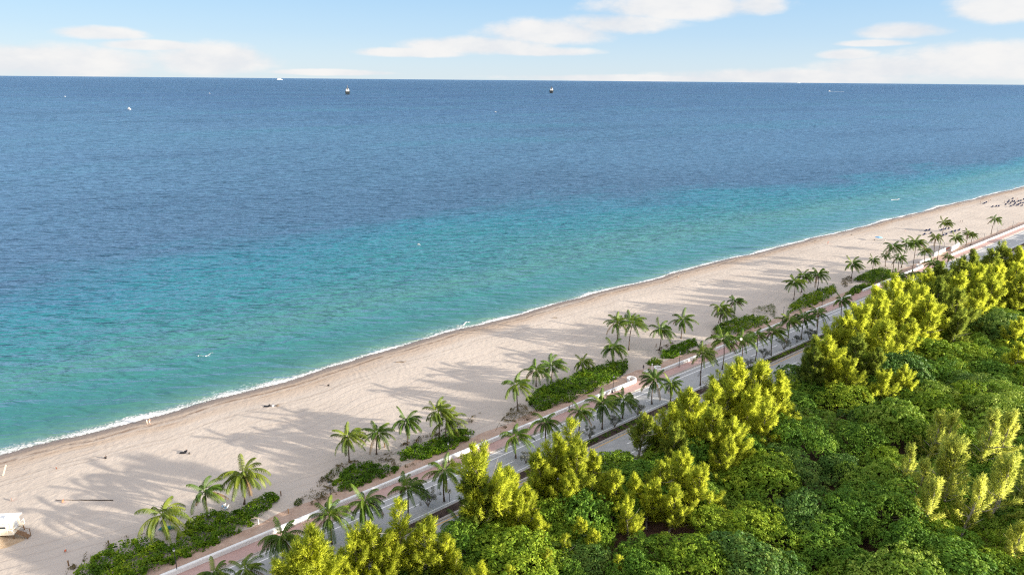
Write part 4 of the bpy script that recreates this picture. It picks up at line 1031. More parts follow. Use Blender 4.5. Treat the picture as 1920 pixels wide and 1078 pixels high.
# ------------------------------------------------------------------ broadleaf woods
BT = []
for k in range(8):
    rad = 5.5 + .35 * (k % 3); hc = 4.8 + .5 * (k % 4)
    V, Fc, A = broad_crown(700 + k, rad, hc, 2.2 + .3 * (k % 3), 17 + k % 5, .27 + .05 * (k % 3), 16)
    BT.append((broad_trunk(700 + k).mesh('trunk', M['bark']), V, Fc, A, {}))
def broad_me(k, mt):
    tm, V, Fc, A, d = BT[k]
    if mt not in d: d[mt] = mesh_np('crown', V, Fc, M[mt], attr=A)
    return tm, d[mt]
WOOD_LAB = {'broad_dark': 'dark green rounded broadleaf tree', 'broad_mid': 'mid green broadleaf tree', 'broad_yellow': 'yellowish green broadleaf tree', 'broad_blue': 'bluish green broadleaf tree'}
def woods():
    r = random.Random(5); pts = []
    bare = at(1245, 1010, 0)
    def ok(x, y, d):
        return all((x - a) ** 2 + (y - b) ** 2 > (d * .5 + c * .5) ** 2 for a, b, c in pts)
    for tries in range(9000):
        s = r.uniform(30, 470); t = float(wT(s)) - r.uniform(28.5, 150)
        x, y = xy(s, t)
        if y < 60: continue
        px, py = proj(x, y, 6)
        if px < 560 or px > 2060 or py > 1180: continue
        if (x - bare.x) ** 2 + (y - bare.y) ** 2 < 8.2 ** 2: continue
        sc = r.choice((.75, .9, 1., 1.1, 1.25)) * (1. if px > 1100 else .85)
        if float(wT(s)) - t < 33: sc = min(sc, .8)
        if any((x - a) ** 2 + (y - b) ** 2 < (36 if l_ == RGT else 9) for a, b, l_ in PINE_XY): sc = min(sc, .72)
        dd = 7.2 * sc
        if ok(x, y, dd): pts.append((x, y, dd))
    for i, (x, y, dd) in enumerate(pts):
        px, py = proj(x, y, 5); sc = dd / 7.2
        mt = r.choices(('broad_dark', 'broad_mid', 'broad_yellow', 'broad_blue'), (.36, .38, .13, .13))[0]
        if 1440 < px < 1620 and 840 < py < 960: mt = 'broad_blue'
        if py > 1030 and 1640 < px < 1760: mt = 'broad_yellow'
        root = empty('broadleaf_tree', (x, y, 0), r.uniform(0, 6.28), 1.); sc *= 1.1; root.scale = (sc * r.uniform(.9, 1.25), sc * r.uniform(.9, 1.25), sc * r.uniform(.85, 1.15))
        if px > 1920 or py > 1078: zone = 'at the outer edge of the woods'
        elif py > 960: zone = 'along the bottom edge' + (', right of the bare brown patch' if px > 1300 else ', left of the bare brown patch')
        elif px > 1690 and py > 740: zone = 'among the pale upright pines at the right'
        elif py > 780: zone = 'between the central yellow clump and the pale pines'
        elif px > 1480: zone = 'in the canopy below the far yellow grove'
        else: zone = 'under the yellow pines near the road'
        tag(root, f'{WOOD_LAB[mt]} {zone}', 'tree', f'{WOOD_LAB[mt].split(" broad")[0]} broadleaf trees {zone}')
        tm, cm = broad_me(r.randrange(8), mt); link('trunk', tm, root); link('crown', cm, root)
    print('broadleaf trees', len(pts))
    # the bare patch of red-brown litter
    n = 28; vs = [(bare.x, bare.y, .12)] + [(bare.x + math.cos(q / n * 6.283) * 6.5 * (1 + .15 * math.sin(q * 1.7)), bare.y + math.sin(q / n * 6.283) * 6.0 * (1 + .15 * math.cos(q * 2.3)), .06) for q in range(n)]
    tag(link('bare_earth', mesh_np('bare_earth', vs, [[0, 1 + q, 1 + (q + 1) % n] for q in range(n)], M['litter_red'])), kind='structure')
woods()
#@PART3
# ------------------------------------------------------------------ people
def human(pose, skin, top, bottom, hair, seed=0):
    """one continuous skinned body; clothing colours by region"""
    J = {'pelvis': (0, 0, .95), 'waist': (0, 0, 1.12), 'chest': (0, 0, 1.36), 'neck': (0, 0, 1.50), 'head': (0, .02, 1.62), 'crown': (0, .01, 1.72)}
    if pose == 'sit':
        dz = -.80; J = {k: (v[0], v[1] - (.03 if v[2] > 1.1 else 0), v[2] + dz) for k, v in J.items()}
        legs = lambda s: [('hip', (s * .10, .02, .13)), ('knee', (s * .14, .42, .40)), ('ankle', (s * .13, .62, .08)), ('toe', (s * .14, .76, .04))]
        arms = lambda s: [('sh', (s * .18, -.03, .56)), ('elb', (s * .25, .12, .36)), ('wri', (s * .17, .34, .36)), ('hand', (s * .15, .42, .38))]
    else:
        st_ = .22 if pose == 'walk' else .03
        legs = lambda s: [('hip', (s * .095, 0, .90)), ('knee', (s * .105, s * st_ * .55 + .03, .50)), ('ankle', (s * .10, s * st_, .09)), ('toe', (s * .12, s * st_ + .16, .03))]
        arms = lambda s: [('sh', (s * .18, 0, 1.42)), ('elb', (s * .24, -s * st_ * .5 - .02, 1.16)), ('wri', (s * .25, -s * st_ * .8 + .08, .92)), ('hand', (s * .25, -s * st_ * .8 + .12, .83))]
    names = list(J); V = [J[n] for n in names]; Ed = [(i, i + 1) for i in range(5)]; Rd = [.125, .115, .135, .055, .085, .075]
    for s in (-1, 1):
        b = len(V); L = legs(s); V += [p for _, p in L]; Rd += [.085, .06, .042, .035]; Ed += [(0, b), (b, b + 1), (b + 1, b + 2), (b + 2, b + 3)]
        b = len(V); A_ = arms(s); V += [p for _, p in A_]; Rd += [.055, .04, .03, .035]; Ed += [(2, b), (b, b + 1), (b + 1, b + 2), (b + 2, b + 3)]
    me = bpy.data.meshes.new('tmp'); me.from_pydata(V, Ed, []); o = bpy.data.objects.new('tmp', me); C.objects.link(o)
    md = o.modifiers.new('s', 'SKIN'); md2 = o.modifiers.new('d', 'SUBSURF'); md2.levels = 1
    for i, sv in enumerate(me.skin_vertices[0].data): sv.radius = (Rd[i], Rd[i] * (.8 if i < 3 else 1)); sv.use_root = (i == 0)
    dg = bpy.context.evaluated_depsgraph_get(); ev = o.evaluated_get(dg); body = bpy.data.meshes.new_from_object(ev); body.name = 'person'
    bpy.data.objects.remove(o)
    body.materials.clear()
    for mm in (skin, top, bottom, hair): body.materials.append(mm)
    off = -.80 if pose == 'sit' else 0
    for p in body.polygons:
        c = p.center; z = c.z - off; m = 0
        if 1.02 < z < 1.50 and abs(c.x) < .27 and (pose != 'sit' or c.y < .12): m = 1
        if (pose == 'sit' and c.z < .45 and .0 <= c.y < .40) or (pose != 'sit' and .55 < z <= 1.02 and abs(c.x) < .19): m = 2
        if pose == 'sit' and z <= 1.02 and c.y < .15: m = 2
        if z > 1.60 and (c.y < .05 or z > 1.68): m = 3
        p.material_index = m; p.use_smooth = True
    return body
HM = {}
def person(px, py, pose, top, bottom, lab, face=0., z=.12, scale=1.):
    key = (pose, top, bottom)
    if key not in HM: HM[key] = human(pose, M['skin'], M[top], M[bottom], M['rope'])
    p = at(px, py, z); o = link('person', HM[key], loc=p, rot=(0, 0, R(face)), scale=(scale,) * 3)
    return tag(o, lab, 'person', 'people on the beach and promenade')
for q in ((276.5, 797, 'stand', 'white', 'cream', 'person in white standing at the water edge, left of a pair', 120, -.55),
          (281.5, 796, 'walk', 'skin', 'white', 'bare-chested person walking at the water edge, right of a pair', 90, -.55),
          (199, 860, 'sit', 'black', 'black', 'person in black sitting alone on sand left of the wheel ruts', 60, .12),
          (350, 848, 'sit', 'black', 'navy', 'person in dark clothes sitting on sand beside a bag', 40, .12),
          (617, 724, 'sit', 'black', 'black', 'person in black sitting alone near the wrack line', 70, .12),
          (1067, 771, 'walk', 'black', 'navy', 'dark clothed person walking along the wall beside one in white', -130, .17),
          (1073, 769, 'walk', 'white', 'cream', 'white clothed person walking along the wall beside a darker one', -130, .17),
          (1253, 738, 'walk', 'black', 'black', 'dark clothed person walking on the pavers near the wall gap', -130, .17),
          (1271, 523, 'stand', 'cream', 'skin', 'pale clothed person standing by the wrack line above the leaning palm', 150, .1),
          (1206, 694, 'walk', 'black', 'navy', 'dark clothed person beside the white bench at the beach access', 20, .17),
          (1552, 458, 'stand', 'orange', 'red_cloth', 'person in orange standing on sand near the water', 100, .1),
          (1640, 451, 'sit', 'black', 'black', 'person sitting left of the light blue umbrella', 90, .12),
          (1660, 451, 'sit', 'cream', 'white', 'person sitting right of the light blue umbrella', 90, .12),
          (1672, 416, 'stand', 'black', 'skin', 'person standing in the surf below the sea foam patch', 90, -.6),
          (1697, 434, 'sit', 'red_cloth', 'white', 'person sitting alone beyond the light blue umbrella', 90, .12),
          (1597, 441, 'sit', 'black', 'black', 'person sitting alone left of the light blue umbrella group', 90, .12),
          (1800, 418, 'stand', 'navy', 'black', 'left person of a dark pair standing above the lounger rows', 60, .12),
          (1804, 418, 'stand', 'black', 'navy', 'right person of a dark pair standing above the lounger rows', 60, .12),
          (1838, 382, 'stand', 'black', 'skin', 'leftmost person standing by the far dark loungers', 60, .12),
          (1853, 379, 'stand', 'navy', 'skin', 'person standing second from left by the far dark loungers', 60, .12),
          (1857, 377, 'walk', 'cream', 'black', 'person walking in pale top by the far dark loungers', 60, .12),
          (1883, 381, 'stand', 'black', 'black', 'person standing at the left end of the far blue loungers', 60, .12),
          (1884, 360, 'stand', 'skin', 'navy', 'left person of two at the far water edge', 60, -.5),
          (1897, 360, 'sit', 'red_cloth', 'black', 'person sitting low at the far water edge', 60, .0),
          (1904, 352, 'stand', 'black', 'skin', 'person standing in the far surf near the right edge', 60, -.6),
          (1885, 370, 'walk', 'cream', 'skin', 'person walking on the far empty sand above the loungers', 60, .12),
          (1907, 375, 'stand', 'skin', 'red_cloth', 'person standing behind the far blue loungers', 60, .12),
          (1880, 424, 'walk', 'black', 'navy', 'person walking beside the far wall', 60, .17)):
    person(q[0], q[1], q[2], q[3], q[4], q[5], q[6], q[7])
# cyclist in the bike lane
def bicycle(p, rz):
    root = empty('bicycle', p, rz); tag(root, 'dark bicycle ridden along the bike lane beside the tall median palm', 'bicycle')
    for y in (-.52, .52):
        b = MB(); pts = [(0, y + .34 * math.cos(a * 6.2832 / 18), .34 + .34 * math.sin(a * 6.2832 / 18)) for a in range(19)]; b.tube(pts, .025, 5)
        for a in range(6): b.tube([(0, y, .34), (0, y + .33 * math.cos(a * 1.047), .34 + .33 * math.sin(a * 1.047))], .006, 3)
        b.build('wheel', M['black'], root)
    b = MB(); b.tube([(0, -.52, .34), (0, -.16, .85), (0, .40, .86), (0, -.02, .30), (0, -.52, .34)], .022, 5); b.tube([(0, -.02, .3), (0, -.18, .92)], .022, 5); b.tube([(0, .38, .95), (0, .52, .34)], .022, 5); b.build('frame', M['dark_metal'], root)
    MB().box((0, -.19, .94), (.16, .26, .06), taper=.7).build('saddle', M['black'], root)
    MB().tube([(-.28, .30, 1.02), (0, .38, .98), (.28, .30, 1.02)], .016, 5).build('handlebar', M['dark_metal'], root)
bp = at(1311, 705, .01); bicycle(bp, R(-50))
o = link('person', human('sit', M['skin'], M['navy'], M['black'], M['rope']), loc=bp + Vector((.15, -.12, .86)), rot=(0, 0, R(-50))); tag(o, 'person in dark clothes riding a bicycle in the bike lane', 'person')

# ------------------------------------------------------------------ lifeguard tower
def lifeguard_tower():
    p = at(14, 1003, .1); root = empty('lifeguard_tower', p, R(6)); tag(root, 'white wooden lifeguard tower on a mound of sand at the left edge', 'lifeguard tower')
    b = MB(); b.box((0, 0, 1.30), (4.6, 3.6, .14)); b.build('deck', M['cream'], root)
    b = MB()
    for x in (-2.0, 2.0):
        for y in (-1.5, 1.5): b.tube([(x * 1.05, y * 1.05, -.4), (x, y, 1.25)], .10, 6)
    b.build('legs', M['wood'], root)
    h = MB(); h.box((0, .1, 2.35), (3.4, 2.7, 1.96)); [h.box((x, -1.262, 2.35), (.07, .05, 1.9)) for x in (-1.66, -1.3, .95, 1.66)]; h.build('hut', M['cream'], root)
    MB().box((-.2, -1.255, 2.45), (2.0, .04, .42)).build('window', M['window'], root)
    MB().box((1.705, .25, 2.2), (.04, .9, 1.6)).build('door', M['white'], root)
    w = MB(); w.box((-.2, -1.42, 2.80), (2.3, .05, .4), tilt=('X', R(40))); w.build('shutter', M['white'], root)
    f = MB(); f.add([(-2.1, -1.45, 3.38), (2.2, -1.45, 3.38), (2.2, 1.7, 3.38), (-2.1, 1.7, 3.38), (-2.1, -1.45, 3.5), (2.2, -1.45, 3.5), (2.2, 1.7, 3.5), (-2.1, 1.7, 3.5)],
                    [[0, 3, 2, 1], [4, 5, 6, 7], [0, 1, 5, 4], [2, 3, 7, 6], [0, 4, 7, 3], [1, 2, 6, 5]])
    f.box((.5, .2, 3.68), (.5, .5, .30)); f.box((-1.2, .9, 3.62), (.22, .22, .22)); [f.box((x, -1.47, 3.40), (.1, .1, .2)) for x in (-2.0, -1.0, 0, 1.0, 2.1)]; rf = f.build('roof', M['white'], root)
    MB().box((-.5, -.9, 3.68), (.35, .20, .14)).build('roof_vent', M['dark_metal'], rf)
    r = MB()
    for x, y in ((2.22, -1.7), (2.22, 0), (2.22, 1.7), (-2.22, -1.7), (0, -1.74)): r.tube([(x, y, 1.37), (x, y, 2.25)], .045, 5)
    r.tube([(2.22, -1.7, 2.2), (2.22, 1.7, 2.2)], .04, 5); r.tube([(2.22, -1.7, 2.2), (-2.22, -1.7, 2.2)], .04, 5); r.build('railing', M['white'], root)
    r = MB(); r.box((3.3, -.9, .70), (2.3, .9, .07), tilt=('Y', R(32)))
    r.build('ramp', M['wood'], root)
    r = MB()
    for y in (-1.4, -.4): r.tube([(4.2, y, -.1), (4.2, y, 1.5)], .07, 5); r.tube([(4.2, y, 1.35), (2.25, y, 2.2)], .045, 5)
    r.build('ramp_rail', M['wood'], root)
    # mound of pushed sand under the tower
    V = []; f = []; n = 36; rings = 7
    for i in range(rings + 1):
        for j in range(n):
            a = j / n * 6.2832; u = i / rings; q = 1 + .12 * math.sin(a * 3 + 1) + .06 * math.sin(a * 7)
            V.append((p.x + math.cos(a) * 4.9 * u * q - 1, p.y + math.sin(a) * 3.2 * u * q - 1.6, .05 + .95 * (.5 + .5 * math.cos(u * math.pi)) * (1 + .1 * math.sin(a * 5 + u * 9)) - .03 * u))
    for i in range(rings):
        for j in range(n): f.append([i * n + j, (i + 1) * n + j, (i + 1) * n + (j + 1) % n, i * n + (j + 1) % n])
    tag(link('sand_mound', mesh_np('sand_mound', V, f, M['mound'], smooth=True)), kind='structure')
M['mound'] = two_tone('mound_sand', (.40, .29, .19), (.50, .39, .28), .8)
lifeguard_tower()

# ------------------------------------------------------------------ things on the sand
def marker(px, py, lab, wide=.7):
    wide *= .7
    p = at(px, py, .1); root = empty('orange_marker', p, random.uniform(0, 3)); tag(root, lab, 'marker', 'orange markers on the sand')
    MB().tube([(-wide * .5, 0, -.05), (-wide * .5, 0, .5)], .03, 5).tube([(wide * .5, 0, -.05), (wide * .5, 0, .5)], .03, 5).build('stakes', M['wood'], root)
    MB().box((0, 0, .26), (wide, .03, .38)).build('netting', M['orange'], root)
marker(118, 941, 'orange netting marker at the end of the long dark rope', .9); marker(106, 879, 'small orange marker nearest the water by the wheel ruts', .5)
marker(22, 938, 'orange marker above the lifeguard tower', .8); marker(123, 1034, 'orange marker low in the sand right of the lifeguard tower', .5)
pts = [at(104 + i * 5.4, 936.6 + .25 * math.sin(i * 1.3) + .03 * i, .16) for i in range(21)]
o = MB().tube(pts, [.05 + .04 * (i > 8) for i in range(21)], 5).build('rope', M['rope']); tag(o, 'long dark rope of seaweed lying straight across the shaded sand', 'rope')
def log(px, py, L, lab, rz, kink=.3):
    p = at(px, py, .16); b = MB(); b.tube([(-L / 2, 0, .05), (-L * .1, kink * .3, .14), (L * .25, 0, .10), (L / 2, kink, .30)], [.10, .17, .13, .04], 7)
    b.tube([(L * .2, 0, .1), (L * .3, -.5, .35)], [.07, .02], 5)
    o = b.build('driftwood', M['driftwood'], None, p, (0, 0, rz)); tag(o, lab, 'driftwood')
log(1041, 596, 1.9, 'dark driftwood log lying alone on the sand left of the close palm pair', R(12)); log(752, 679, 3.2, 'bent driftwood branch below the wrack line near the person in black', R(8), .5)
def pile(px, py, lab, items):
    p = at(px, py, .12); root = empty('beach_gear', p); tag(root, lab, 'beach gear')
    for k, (x, y, d, mt) in enumerate(items):
        nm = ('towel', 'bag', 'cool_box', 'bundle')[k % 4]; b = MB(); b.box((x, y, d[2] / 2), d, k * .5, taper=.85); b.ball((x, y, d[2]), (d[0] * .4, d[1] * .4, d[2] * .4)); b.build(nm, M[mt], root)
pile(506, 762, 'heap of dark and white beach gear left on the sunlit sand', [(-.9, 0, (1.4, .8, .12), 'black'), (-.1, .1, (.5, .4, .45), 'black'), (.8, .1, (.6, .4, .3), 'white'), (1.9, .3, (1., .5, .35), 'driftwood')])
pile(342, 849, 'dark bag and towel beside the person sitting in shade', [(0, 0, (1.2, .6, .15), 'black'), (.5, .2, (.4, .3, .35), 'black'), (1.7, -.3, (.3, .25, .3), 'rope')])
# leaning board and pale sign at the left edge
p = at(12, 892, .1); b = MB(); b.add([(-.9, 0, 0), (-.6, 0, 0), (.45, .1, 2.5), (.2, .1, 2.6)], [[0, 1, 2, 3]]); b.add([(-.9, .08, 0), (-.6, .08, 0), (.45, .18, 2.5), (.2, .18, 2.6)], [[3, 2, 1, 0]]); b.add([(-.9, 0, 0), (-.6, 0, 0), (.45, .1, 2.5), (.2, .1, 2.6), (-.9, .08, 0), (-.6, .08, 0), (.45, .18, 2.5), (.2, .18, 2.6)], [[0, 4, 5, 1], [1, 5, 6, 2], [2, 6, 7, 3], [3, 7, 4, 0]])
tag(b.build('rescue_board', M['cream'], None, p), 'pale yellow board leaning upright on the sand at the left edge', 'board')
# chair and kayak-like box by the hedge
def beach_chair(px, py, lab, rz):
    p = at(px, py, .12); root = empty('beach_chair', p, rz); tag(root, lab, 'beach chair')
    MB().box((0, 0, .38), (.6, .6, .05)).build('seat', M['light_blue'], root); MB().box((0, -.42, .72), (.6, .05, .8), tilt=('X', R(25))).build('backrest', M['white'], root)
    b = MB()
    for x in (-.28, .28): b.tube([(x, .3, 0), (x, -.3, .4)], .025, 5); b.tube([(x, -.3, 0), (x, .3, .55), (x, -.35, .58)], .025, 5)
    b.build('frame', M['white'], root)
beach_chair(419, 951, 'light blue and white folding beach chair left of the two right-hand hedge palms', R(60)); beach_chair(424, 955, 'second folding beach chair at the hedge edge, nearer the path', R(80))
p = at(314, 992, .12); b = MB(); b.tube([(-1.6, 0, .15), (-1.0, 0, .32), (0, 0, .38), (1.0, 0, .32), (1.6, 0, .15)], [.04, .3, .36, .3, .04], 8); o = b.build('kayak', M['teal'], None, p, (0, 0, R(15)), True); tag(o, 'teal kayak lying behind the trunk of the sunlit foreground palm', 'kayak')
# bollards along the paths
for i, (x, y, lab, mt) in enumerate([(527, 929, 'wooden post at the tip of the foreground hedge', 'wood'), (541, 962, 'wooden post by the path beside the lone dry shrub', 'wood'), (485, 982, 'white post at the foot of the foreground hedge near the path', 'white'), (411, 1014, 'grey post along the foot of the foreground hedge', 'concrete'), (266, 1073, 'white post at the bottom corner of the foreground hedge', 'white'),
        (721, 838, 'thin wooden post between the two slim palms', 'wood'), (129, 1060, 'dark wooden post at the far left tip of the foreground hedge', 'wood'), (881, 823, 'white post at the tip of the long low hedge', 'white'), (1107, 735, 'white post at the foot of the largest hedge', 'white'), (1230, 650, 'wooden post at the sandy end of the bright hedge strip', 'wood'), (1500, 552, 'wooden post in the middle of the box hedge', 'wood')]):
    p = at(x, y, .1); b = MB(); b.tube([(0, 0, -.1), (0, 0, .95)], .11, 8); b.lathe([(.14, .95), (.14, 1.02), (0, 1.06)], n=8); tag(b.build('bollard', M[mt], None, p), lab, 'post', 'posts along the beach paths')
# white bench and shower column at the access by the scroll
p = at(1213, 699, .15); root = empty('bench', p, TH); tag(root, 'white slatted bench in the wall gap by the scroll', 'bench')
b = MB(); [b.box((0, y, .48), (2.4, .12, .05)) for y in (-.25, -.08, .09, .26)]; b.build('seat', M['white'], root)
b = MB(); [b.box((0, .40 + .03 * k, .66 + .14 * k), (2.4, .04, .1)) for k in range(3)]; b.build('backrest', M['white'], root)
for x in (-1, 1): MB().box((x, .05, .23), (.08, .6, .45)).build('leg', M['white'], root)
p = at(1222, 697, .15); root = empty('shower_column', p); tag(root, 'white beach shower column behind the median palm opposite the scroll', 'shower')
MB().lathe([(.28, 0), (.28, .12), (.17, .2), (.15, 2.3), (.2, 2.36), (.2, 2.5), (0, 2.55)], n=10).build('column', M['white'], root); MB().tube([(0, 0, 2.2), (.45, 0, 2.3), (.5, 0, 2.15)], .035, 5).build('shower_head', M['dark_metal'], root)

# ------------------------------------------------------------------ umbrella and loungers
p = at(1646, 451, .12); root = empty('beach_umbrella', p, 0); tag(root, 'light blue beach umbrella pitched on open sand', 'umbrella')
MB().tube([(0, 0, 0), (.25, 0, 2.2)], .03, 6).build('pole', M['white'], root)
b = MB(); n = 10; vs = [(.25, 0, 2.35)] + [(.25 + 1.9 * math.cos(k * 6.2832 / n), 1.9 * math.sin(k * 6.2832 / n), 1.72) for k in range(n)] + [(.25, 0, 2.29)] + [(.25 + 1.88 * math.cos(k * 6.2832 / n), 1.88 * math.sin(k * 6.2832 / n), 1.66) for k in range(n)]
b.add(vs, [[0, 1 + k, 1 + (k + 1) % n] for k in range(n)] + [[n + 1, n + 2 + (k + 1) % n, n + 2 + k] for k in range(n)] + [[1 + k, n + 2 + k, n + 2 + (k + 1) % n, 1 + (k + 1) % n] for k in range(n)]); b.build('canopy', M['light_blue'], root)
def lounger_proto():
    root = empty('sun_lounger', (0, 0, 0))
    MB().box((0, -.2, .36), (.7, 1.5, .12)).build('mattress', M['navy'], root); MB().box((0, .82, .58), (.7, .75, .11), tilt=('X', R(38))).build('backrest', M['navy'], root)
    b = MB(); [b.tube([(x, y, 0), (x, y, .3)], .03, 5) for x in (-.3, .3) for y in (-.8, .45)]; b.box((0, -.15, .28), (.66, 1.5, .04)); b.build('frame', M['dark_metal'], root)
    return root
LOUN = [(1735, 434, 'a'), (1732, 441, 'a'), (1744, 439, 'a'), (1741, 433, 'a'), (1764, 433, 'b'), (1771, 431, 'b'), (1778, 430, 'b'), (1767, 443, 'b'), (1773, 441, 'b'), (1783, 437, 'c'), (1790, 435, 'c'), (1797, 433, 'c'),
        (1844, 383, 'd'), (1848, 381, 'd'), (1860, 389, 'd'), (1867, 388, 'd'), (1872, 388, 'd'), (1885, 385, 'e'), (1889, 381, 'e'), (1893, 383, 'e'), (1894, 388, 'e'), (1897, 379, 'e'), (1901, 379, 'e'), (1906, 386, 'e'), (1912, 383, 'e'), (1917, 382, 'e'), (1913, 378, 'e'), (1919, 375, 'e'), (1909, 385, 'e'), (1924, 380, 'e'), (1903, 382, 'e'), (1908, 379, 'e'), (1900, 385, 'e'), (1915, 387, 'e'), (1898, 374, 'e'), (1891, 378, 'e')]
LL = {'a': 'navy sun lounger in the small group left of the very tall palm crown', 'b': 'navy sun lounger in the cluster beneath the very tall palm crown', 'c': 'navy sun lounger in the slanting row of three beside the very tall palm', 'd': 'dark sun lounger in the loose far group left of the blue rows', 'e': 'dark blue sun lounger in the crowded far rows by the right edge'}
lp = lounger_proto(); lch = [o for o in C.objects if o.parent == lp]
for i, (x, y, g) in enumerate(LOUN):
    r_ = lp
    if i:
        r_ = lp.copy(); C.objects.link(r_)
        for ch in lch: c = ch.copy(); C.objects.link(c); c.parent = r_
    r_.location = at(x, y, .12); r_.rotation_euler = (0, 0, R(-50) + random.uniform(-.15, .15)); r_.scale = (1.25,) * 3
    tag(r_, LL[g], 'lounger', {'a': 'loungers left of the tall palm', 'b': 'loungers under the tall palm', 'c': 'loungers in the row of three', 'd': 'far loose loungers', 'e': 'far rows of loungers'}[g])
# orange netting fence and kiosks at the plaza
p = at(1776, 468, .12); root = empty('netting_fence', p, TH); tag(root, 'low orange netting fence at the white plaza', 'fence')
b = MB(); [b.tube([(x, 0, 0), (x, 0, 1.1)], .04, 5) for x in (-3, -1, 1, 3)]; b.build('post', M['wood'], root); MB().box((0, 0, .55), (6.1, .03, .7)).build('netting', M['orange'], root)
def plaza_wall(x0, y0, x1, y1, lab, hh=1.3):
    a_, b_ = at(x0, y0, .12), at(x1, y1, .12); m = (a_ + b_) / 2; d = b_ - a_; root = empty('plaza_wall', m, math.atan2(d.y, d.x)); tag(root, lab, 'wall', 'white plaza walls')
    MB().box((0, 0, hh / 2), (d.length, .4, hh)).build('wall_body', M['white'], root); MB().box((0, 0, hh + .05), (d.length + .1, .55, .1)).build('coping', M['white'], root)
plaza_wall(1751, 481, 1772, 471, 'white plaza wall with coping left of the netting fence', 1.6); plaza_wall(1783, 472, 1797, 463, 'tall white plaza wall right of the netting fence', 2.4); plaza_wall(1724, 494, 1745, 487, 'curved low white plaza wall beside the far scroll', 1.0)

# ------------------------------------------------------------------ vessels
def vessel_end_on(px, py, width, lab, hullm, rz=0., masth=1.4):
    """workboat: flared hull, deck house, bridge, mast; seen nearly end on"""
    p = at(px, py, SEA_Z); root = empty('workboat', p, rz); tag(root, lab, 'ship'); w = width / 2; L = width * 2.6
    secs = [(-L / 2, .85, 0), (-L / 4, 1, 0), (L / 8, 1, .05), (L / 3, .7, .18), (L / 2, .05, .35)]; vs = []; fs = []; hh = width * .62
    for y, k, sh_ in secs:
        vs += [(-w * k, y, hh * (1 + sh_)), (-w * k * .75, y, -hh * .2), (w * k * .75, y, -hh * .2), (w * k, y, hh * (1 + sh_))]
    for i in range(len(secs) - 1):
        for k in range(4): fs.append([i * 4 + k, (i + 1) * 4 + k, (i + 1) * 4 + (k + 1) % 4, i * 4 + (k + 1) % 4])
    fs += [[0, 1, 2, 3], [19, 18, 17, 16]]
    MB().add(vs, fs).build('hull', M[hullm], root)
    MB().box((0, L * .05, hh + width * .2), (width * .62, L * .34, width * .36)).build('deckhouse', M['white'], root)
    br = MB().box((0, L * .09, hh + width * .53), (width * .46, L * .2, width * .22), taper=.9).build('bridge', M['white'], root)
    MB().box((0, -L * .022, hh + width * .57), (width * .5, .3, width * .09)).build('window', M['window'], br)
    b = MB(); b.tube([(0, L * .1, hh + width * .6), (0, L * .1, hh + width * masth * .86)], [width * .07, width * .035], 6); b.box((0, L * .1, hh + width * .85), (width * .34, width * .05, width * .05)); b.build('mast', M['dark_metal'], root)
    MB().lathe([(width * .09, hh + width * .3), (width * .09, hh + width * .75), (0, hh + width * .75)], (0, -L * .12, 0), 10).build('funnel', M['dark_metal'], root)
def mpp(px, py): p = at(px, py, SEA_Z); return Vector((p.x, p.y, p.z - CAMZ)).length / F
vessel_end_on(652, 177.5, 8.2 * mpp(652, 177.5), 'dark hulled ship with white bridge on the left, larger of two at anchor', 'hull_dark', R(10), 1.55)
vessel_end_on(1034, 175, 7.2 * mpp(1034, 175), 'dark hulled ship with white cabin in mid picture, smaller of two at anchor', 'hull_dark', R(-8), 1.3)
def motor_yacht(px, py, length, lab, rz, name='motor_yacht'):
    p = at(px, py, SEA_Z); root = empty(name, p, rz); tag(root, lab, 'boat'); L = length; w = L * .3; hh = L * .12
    secs = [(-L / 2, .9, 0), (-L / 5, 1, 0), (L / 6, .9, .15), (L * .36, .55, .4), (L / 2, .04, .7)]; vs = []; fs = []
    for y, k, s_ in secs: vs += [(-w / 2 * k, y, hh * (1 + s_)), (-w * .3 * k, y, -hh * .3), (w * .3 * k, y, -hh * .3), (w / 2 * k, y, hh * (1 + s_))]
    for i in range(4):
        for k in range(4): fs.append([i * 4 + k, (i + 1) * 4 + k, (i + 1) * 4 + (k + 1) % 4, i * 4 + (k + 1) % 4])
    fs += [[0, 1, 2, 3], [19, 18, 17, 16]]; MB().add(vs, fs).build('hull', M['white'], root)
    cb = MB().box((0, 0, hh + L * .09), (w * .75, L * .42, L * .17), taper=.85).build('cabin', M['white'], root); MB().box((0, L * .02, hh + L * .12), (w * .70, L * .36, L * .05)).build('window', M['window'], cb)
    b = MB(); b.box((0, -L * .03, hh + L * .3), (w * .6, L * .22, L * .02)); [b.tube([(x * w * .25, y * L, hh + L * .17), (x * w * .22, y * L, hh + L * .3)], L * .01, 4) for x in (-1, 1) for y in (-.1, .05)]; b.build('flybridge', M['white'], root)
    MB().tube([(0, -L * .03, hh + L * .3), (0, -L * .03, hh + L * .52)], L * .012, 5).build('mast', M['dark_metal'], root)
motor_yacht(242, 206, 14, 'white fishing yacht with tall cabin nearest the shore on the left', R(55))
motor_yacht(393, 176, 8, 'tiny white boat between the yacht and the larger anchored ship', R(80), 'motor_boat'); motor_yacht(122, 182, 7, 'tiny white boat far left above the yacht', R(80), 'motor_boat'); motor_yacht(929, 211, 6, 'tiny white boat right of center, closest below the smaller anchored ship', R(80), 'motor_boat'); motor_yacht(785, 459, 1.6, 'tiny white buoy boat near the turquoise edge', R(80), 'dinghy')
motor_yacht(1555, 172, 26, 'white speedboat towing a long white wake near the right horizon', R(92), 'speedboat')
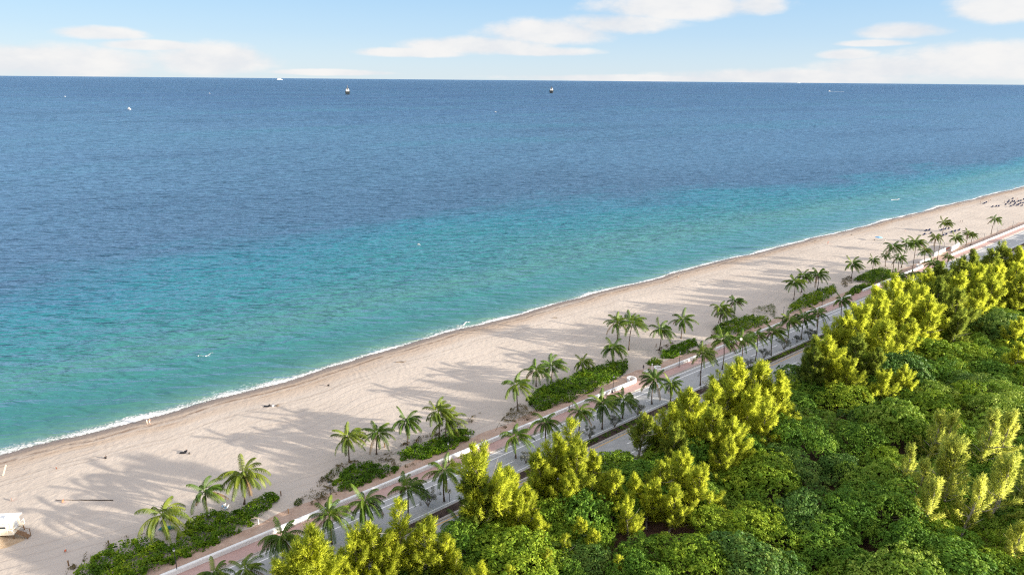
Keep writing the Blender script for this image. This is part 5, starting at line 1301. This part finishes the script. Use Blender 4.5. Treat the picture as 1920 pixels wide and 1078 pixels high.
# wake
V = []; f = []; n = 40; m_ = mpp(1560, 172)
for i in range(n + 1):
    u = i / n; q = at(1555.5 + 27 * u, 171.9 + .5 * u, SEA_Z); wd = (6 + 10 * u) * (1 - u) ** .5 * (1 + .3 * math.sin(i * 1.9)) + .3
    V += [(q.x, q.y - wd * 2.2, SEA_Z + .1), (q.x, q.y, SEA_Z + .9), (q.x, q.y + wd * 2.2, SEA_Z + .1)]
    if i: b_ = i * 3; f += [[b_ - 3, b_, b_ + 1, b_ - 2], [b_ - 2, b_ + 1, b_ + 2, b_ - 1]]
tag(link('boat_wake', mesh_np('boat_wake', V, f, M['white'])), 'white wake behind the speedboat', 'wake', kind='stuff')
def cruise_ship(px, py, lpx, hpx, lab, mt, rz):
    p = at(px, py, SEA_Z); k = mpp(px, py); L = lpx * k; hh = hpx * k; root = empty('cruise_ship', p, rz); tag(root, lab, 'ship'); w = L * .14
    vs = []; fs = []; secs = [(-.5, .8), (-.3, 1), (.25, 1), (.42, .5), (.5, .04)]
    for x, q in secs: vs += [(x * L, -w * q / 2, hh * .35), (x * L, -w * q / 2 * .8, -hh * .05), (x * L, w * q / 2 * .8, -hh * .05), (x * L, w * q / 2, hh * .35)]
    for i in range(4):
        for q in range(4): fs.append([i * 4 + q, (i + 1) * 4 + q, (i + 1) * 4 + (q + 1) % 4, i * 4 + (q + 1) % 4])
    fs += [[0, 1, 2, 3], [19, 18, 17, 16]]; MB().add(vs, fs).build('hull', M[mt], root)
    MB().box((-L * .06, 0, hh * .5), (L * .7, w * .8, hh * .32)).build('lower_decks', M[mt], root); MB().box((-L * .08, 0, hh * .74), (L * .5, w * .7, hh * .17)).build('upper_decks', M[mt], root)
    MB().box((-L * .25, 0, hh * .9), (L * .08, w * .4, hh * .2), taper=.8).build('funnel', M[mt], root)
cruise_ship(524.5, 150.2, 9.5, 2.6, 'white cruise ship on the horizon at left', 'white', R(4)); cruise_ship(1497, 156.6, 6, 3.0, 'grey ship on the horizon at right', 'ship_grey', R(0))
scene.cycles.use_denoising = False
scene.cycles.filter_width = 1.15
scene.cycles.max_bounces = 6; scene.cycles.transparent_max_bounces = 8
scene.cycles.sample_clamp_direct = .8; scene.cycles.sample_clamp_indirect = 2.
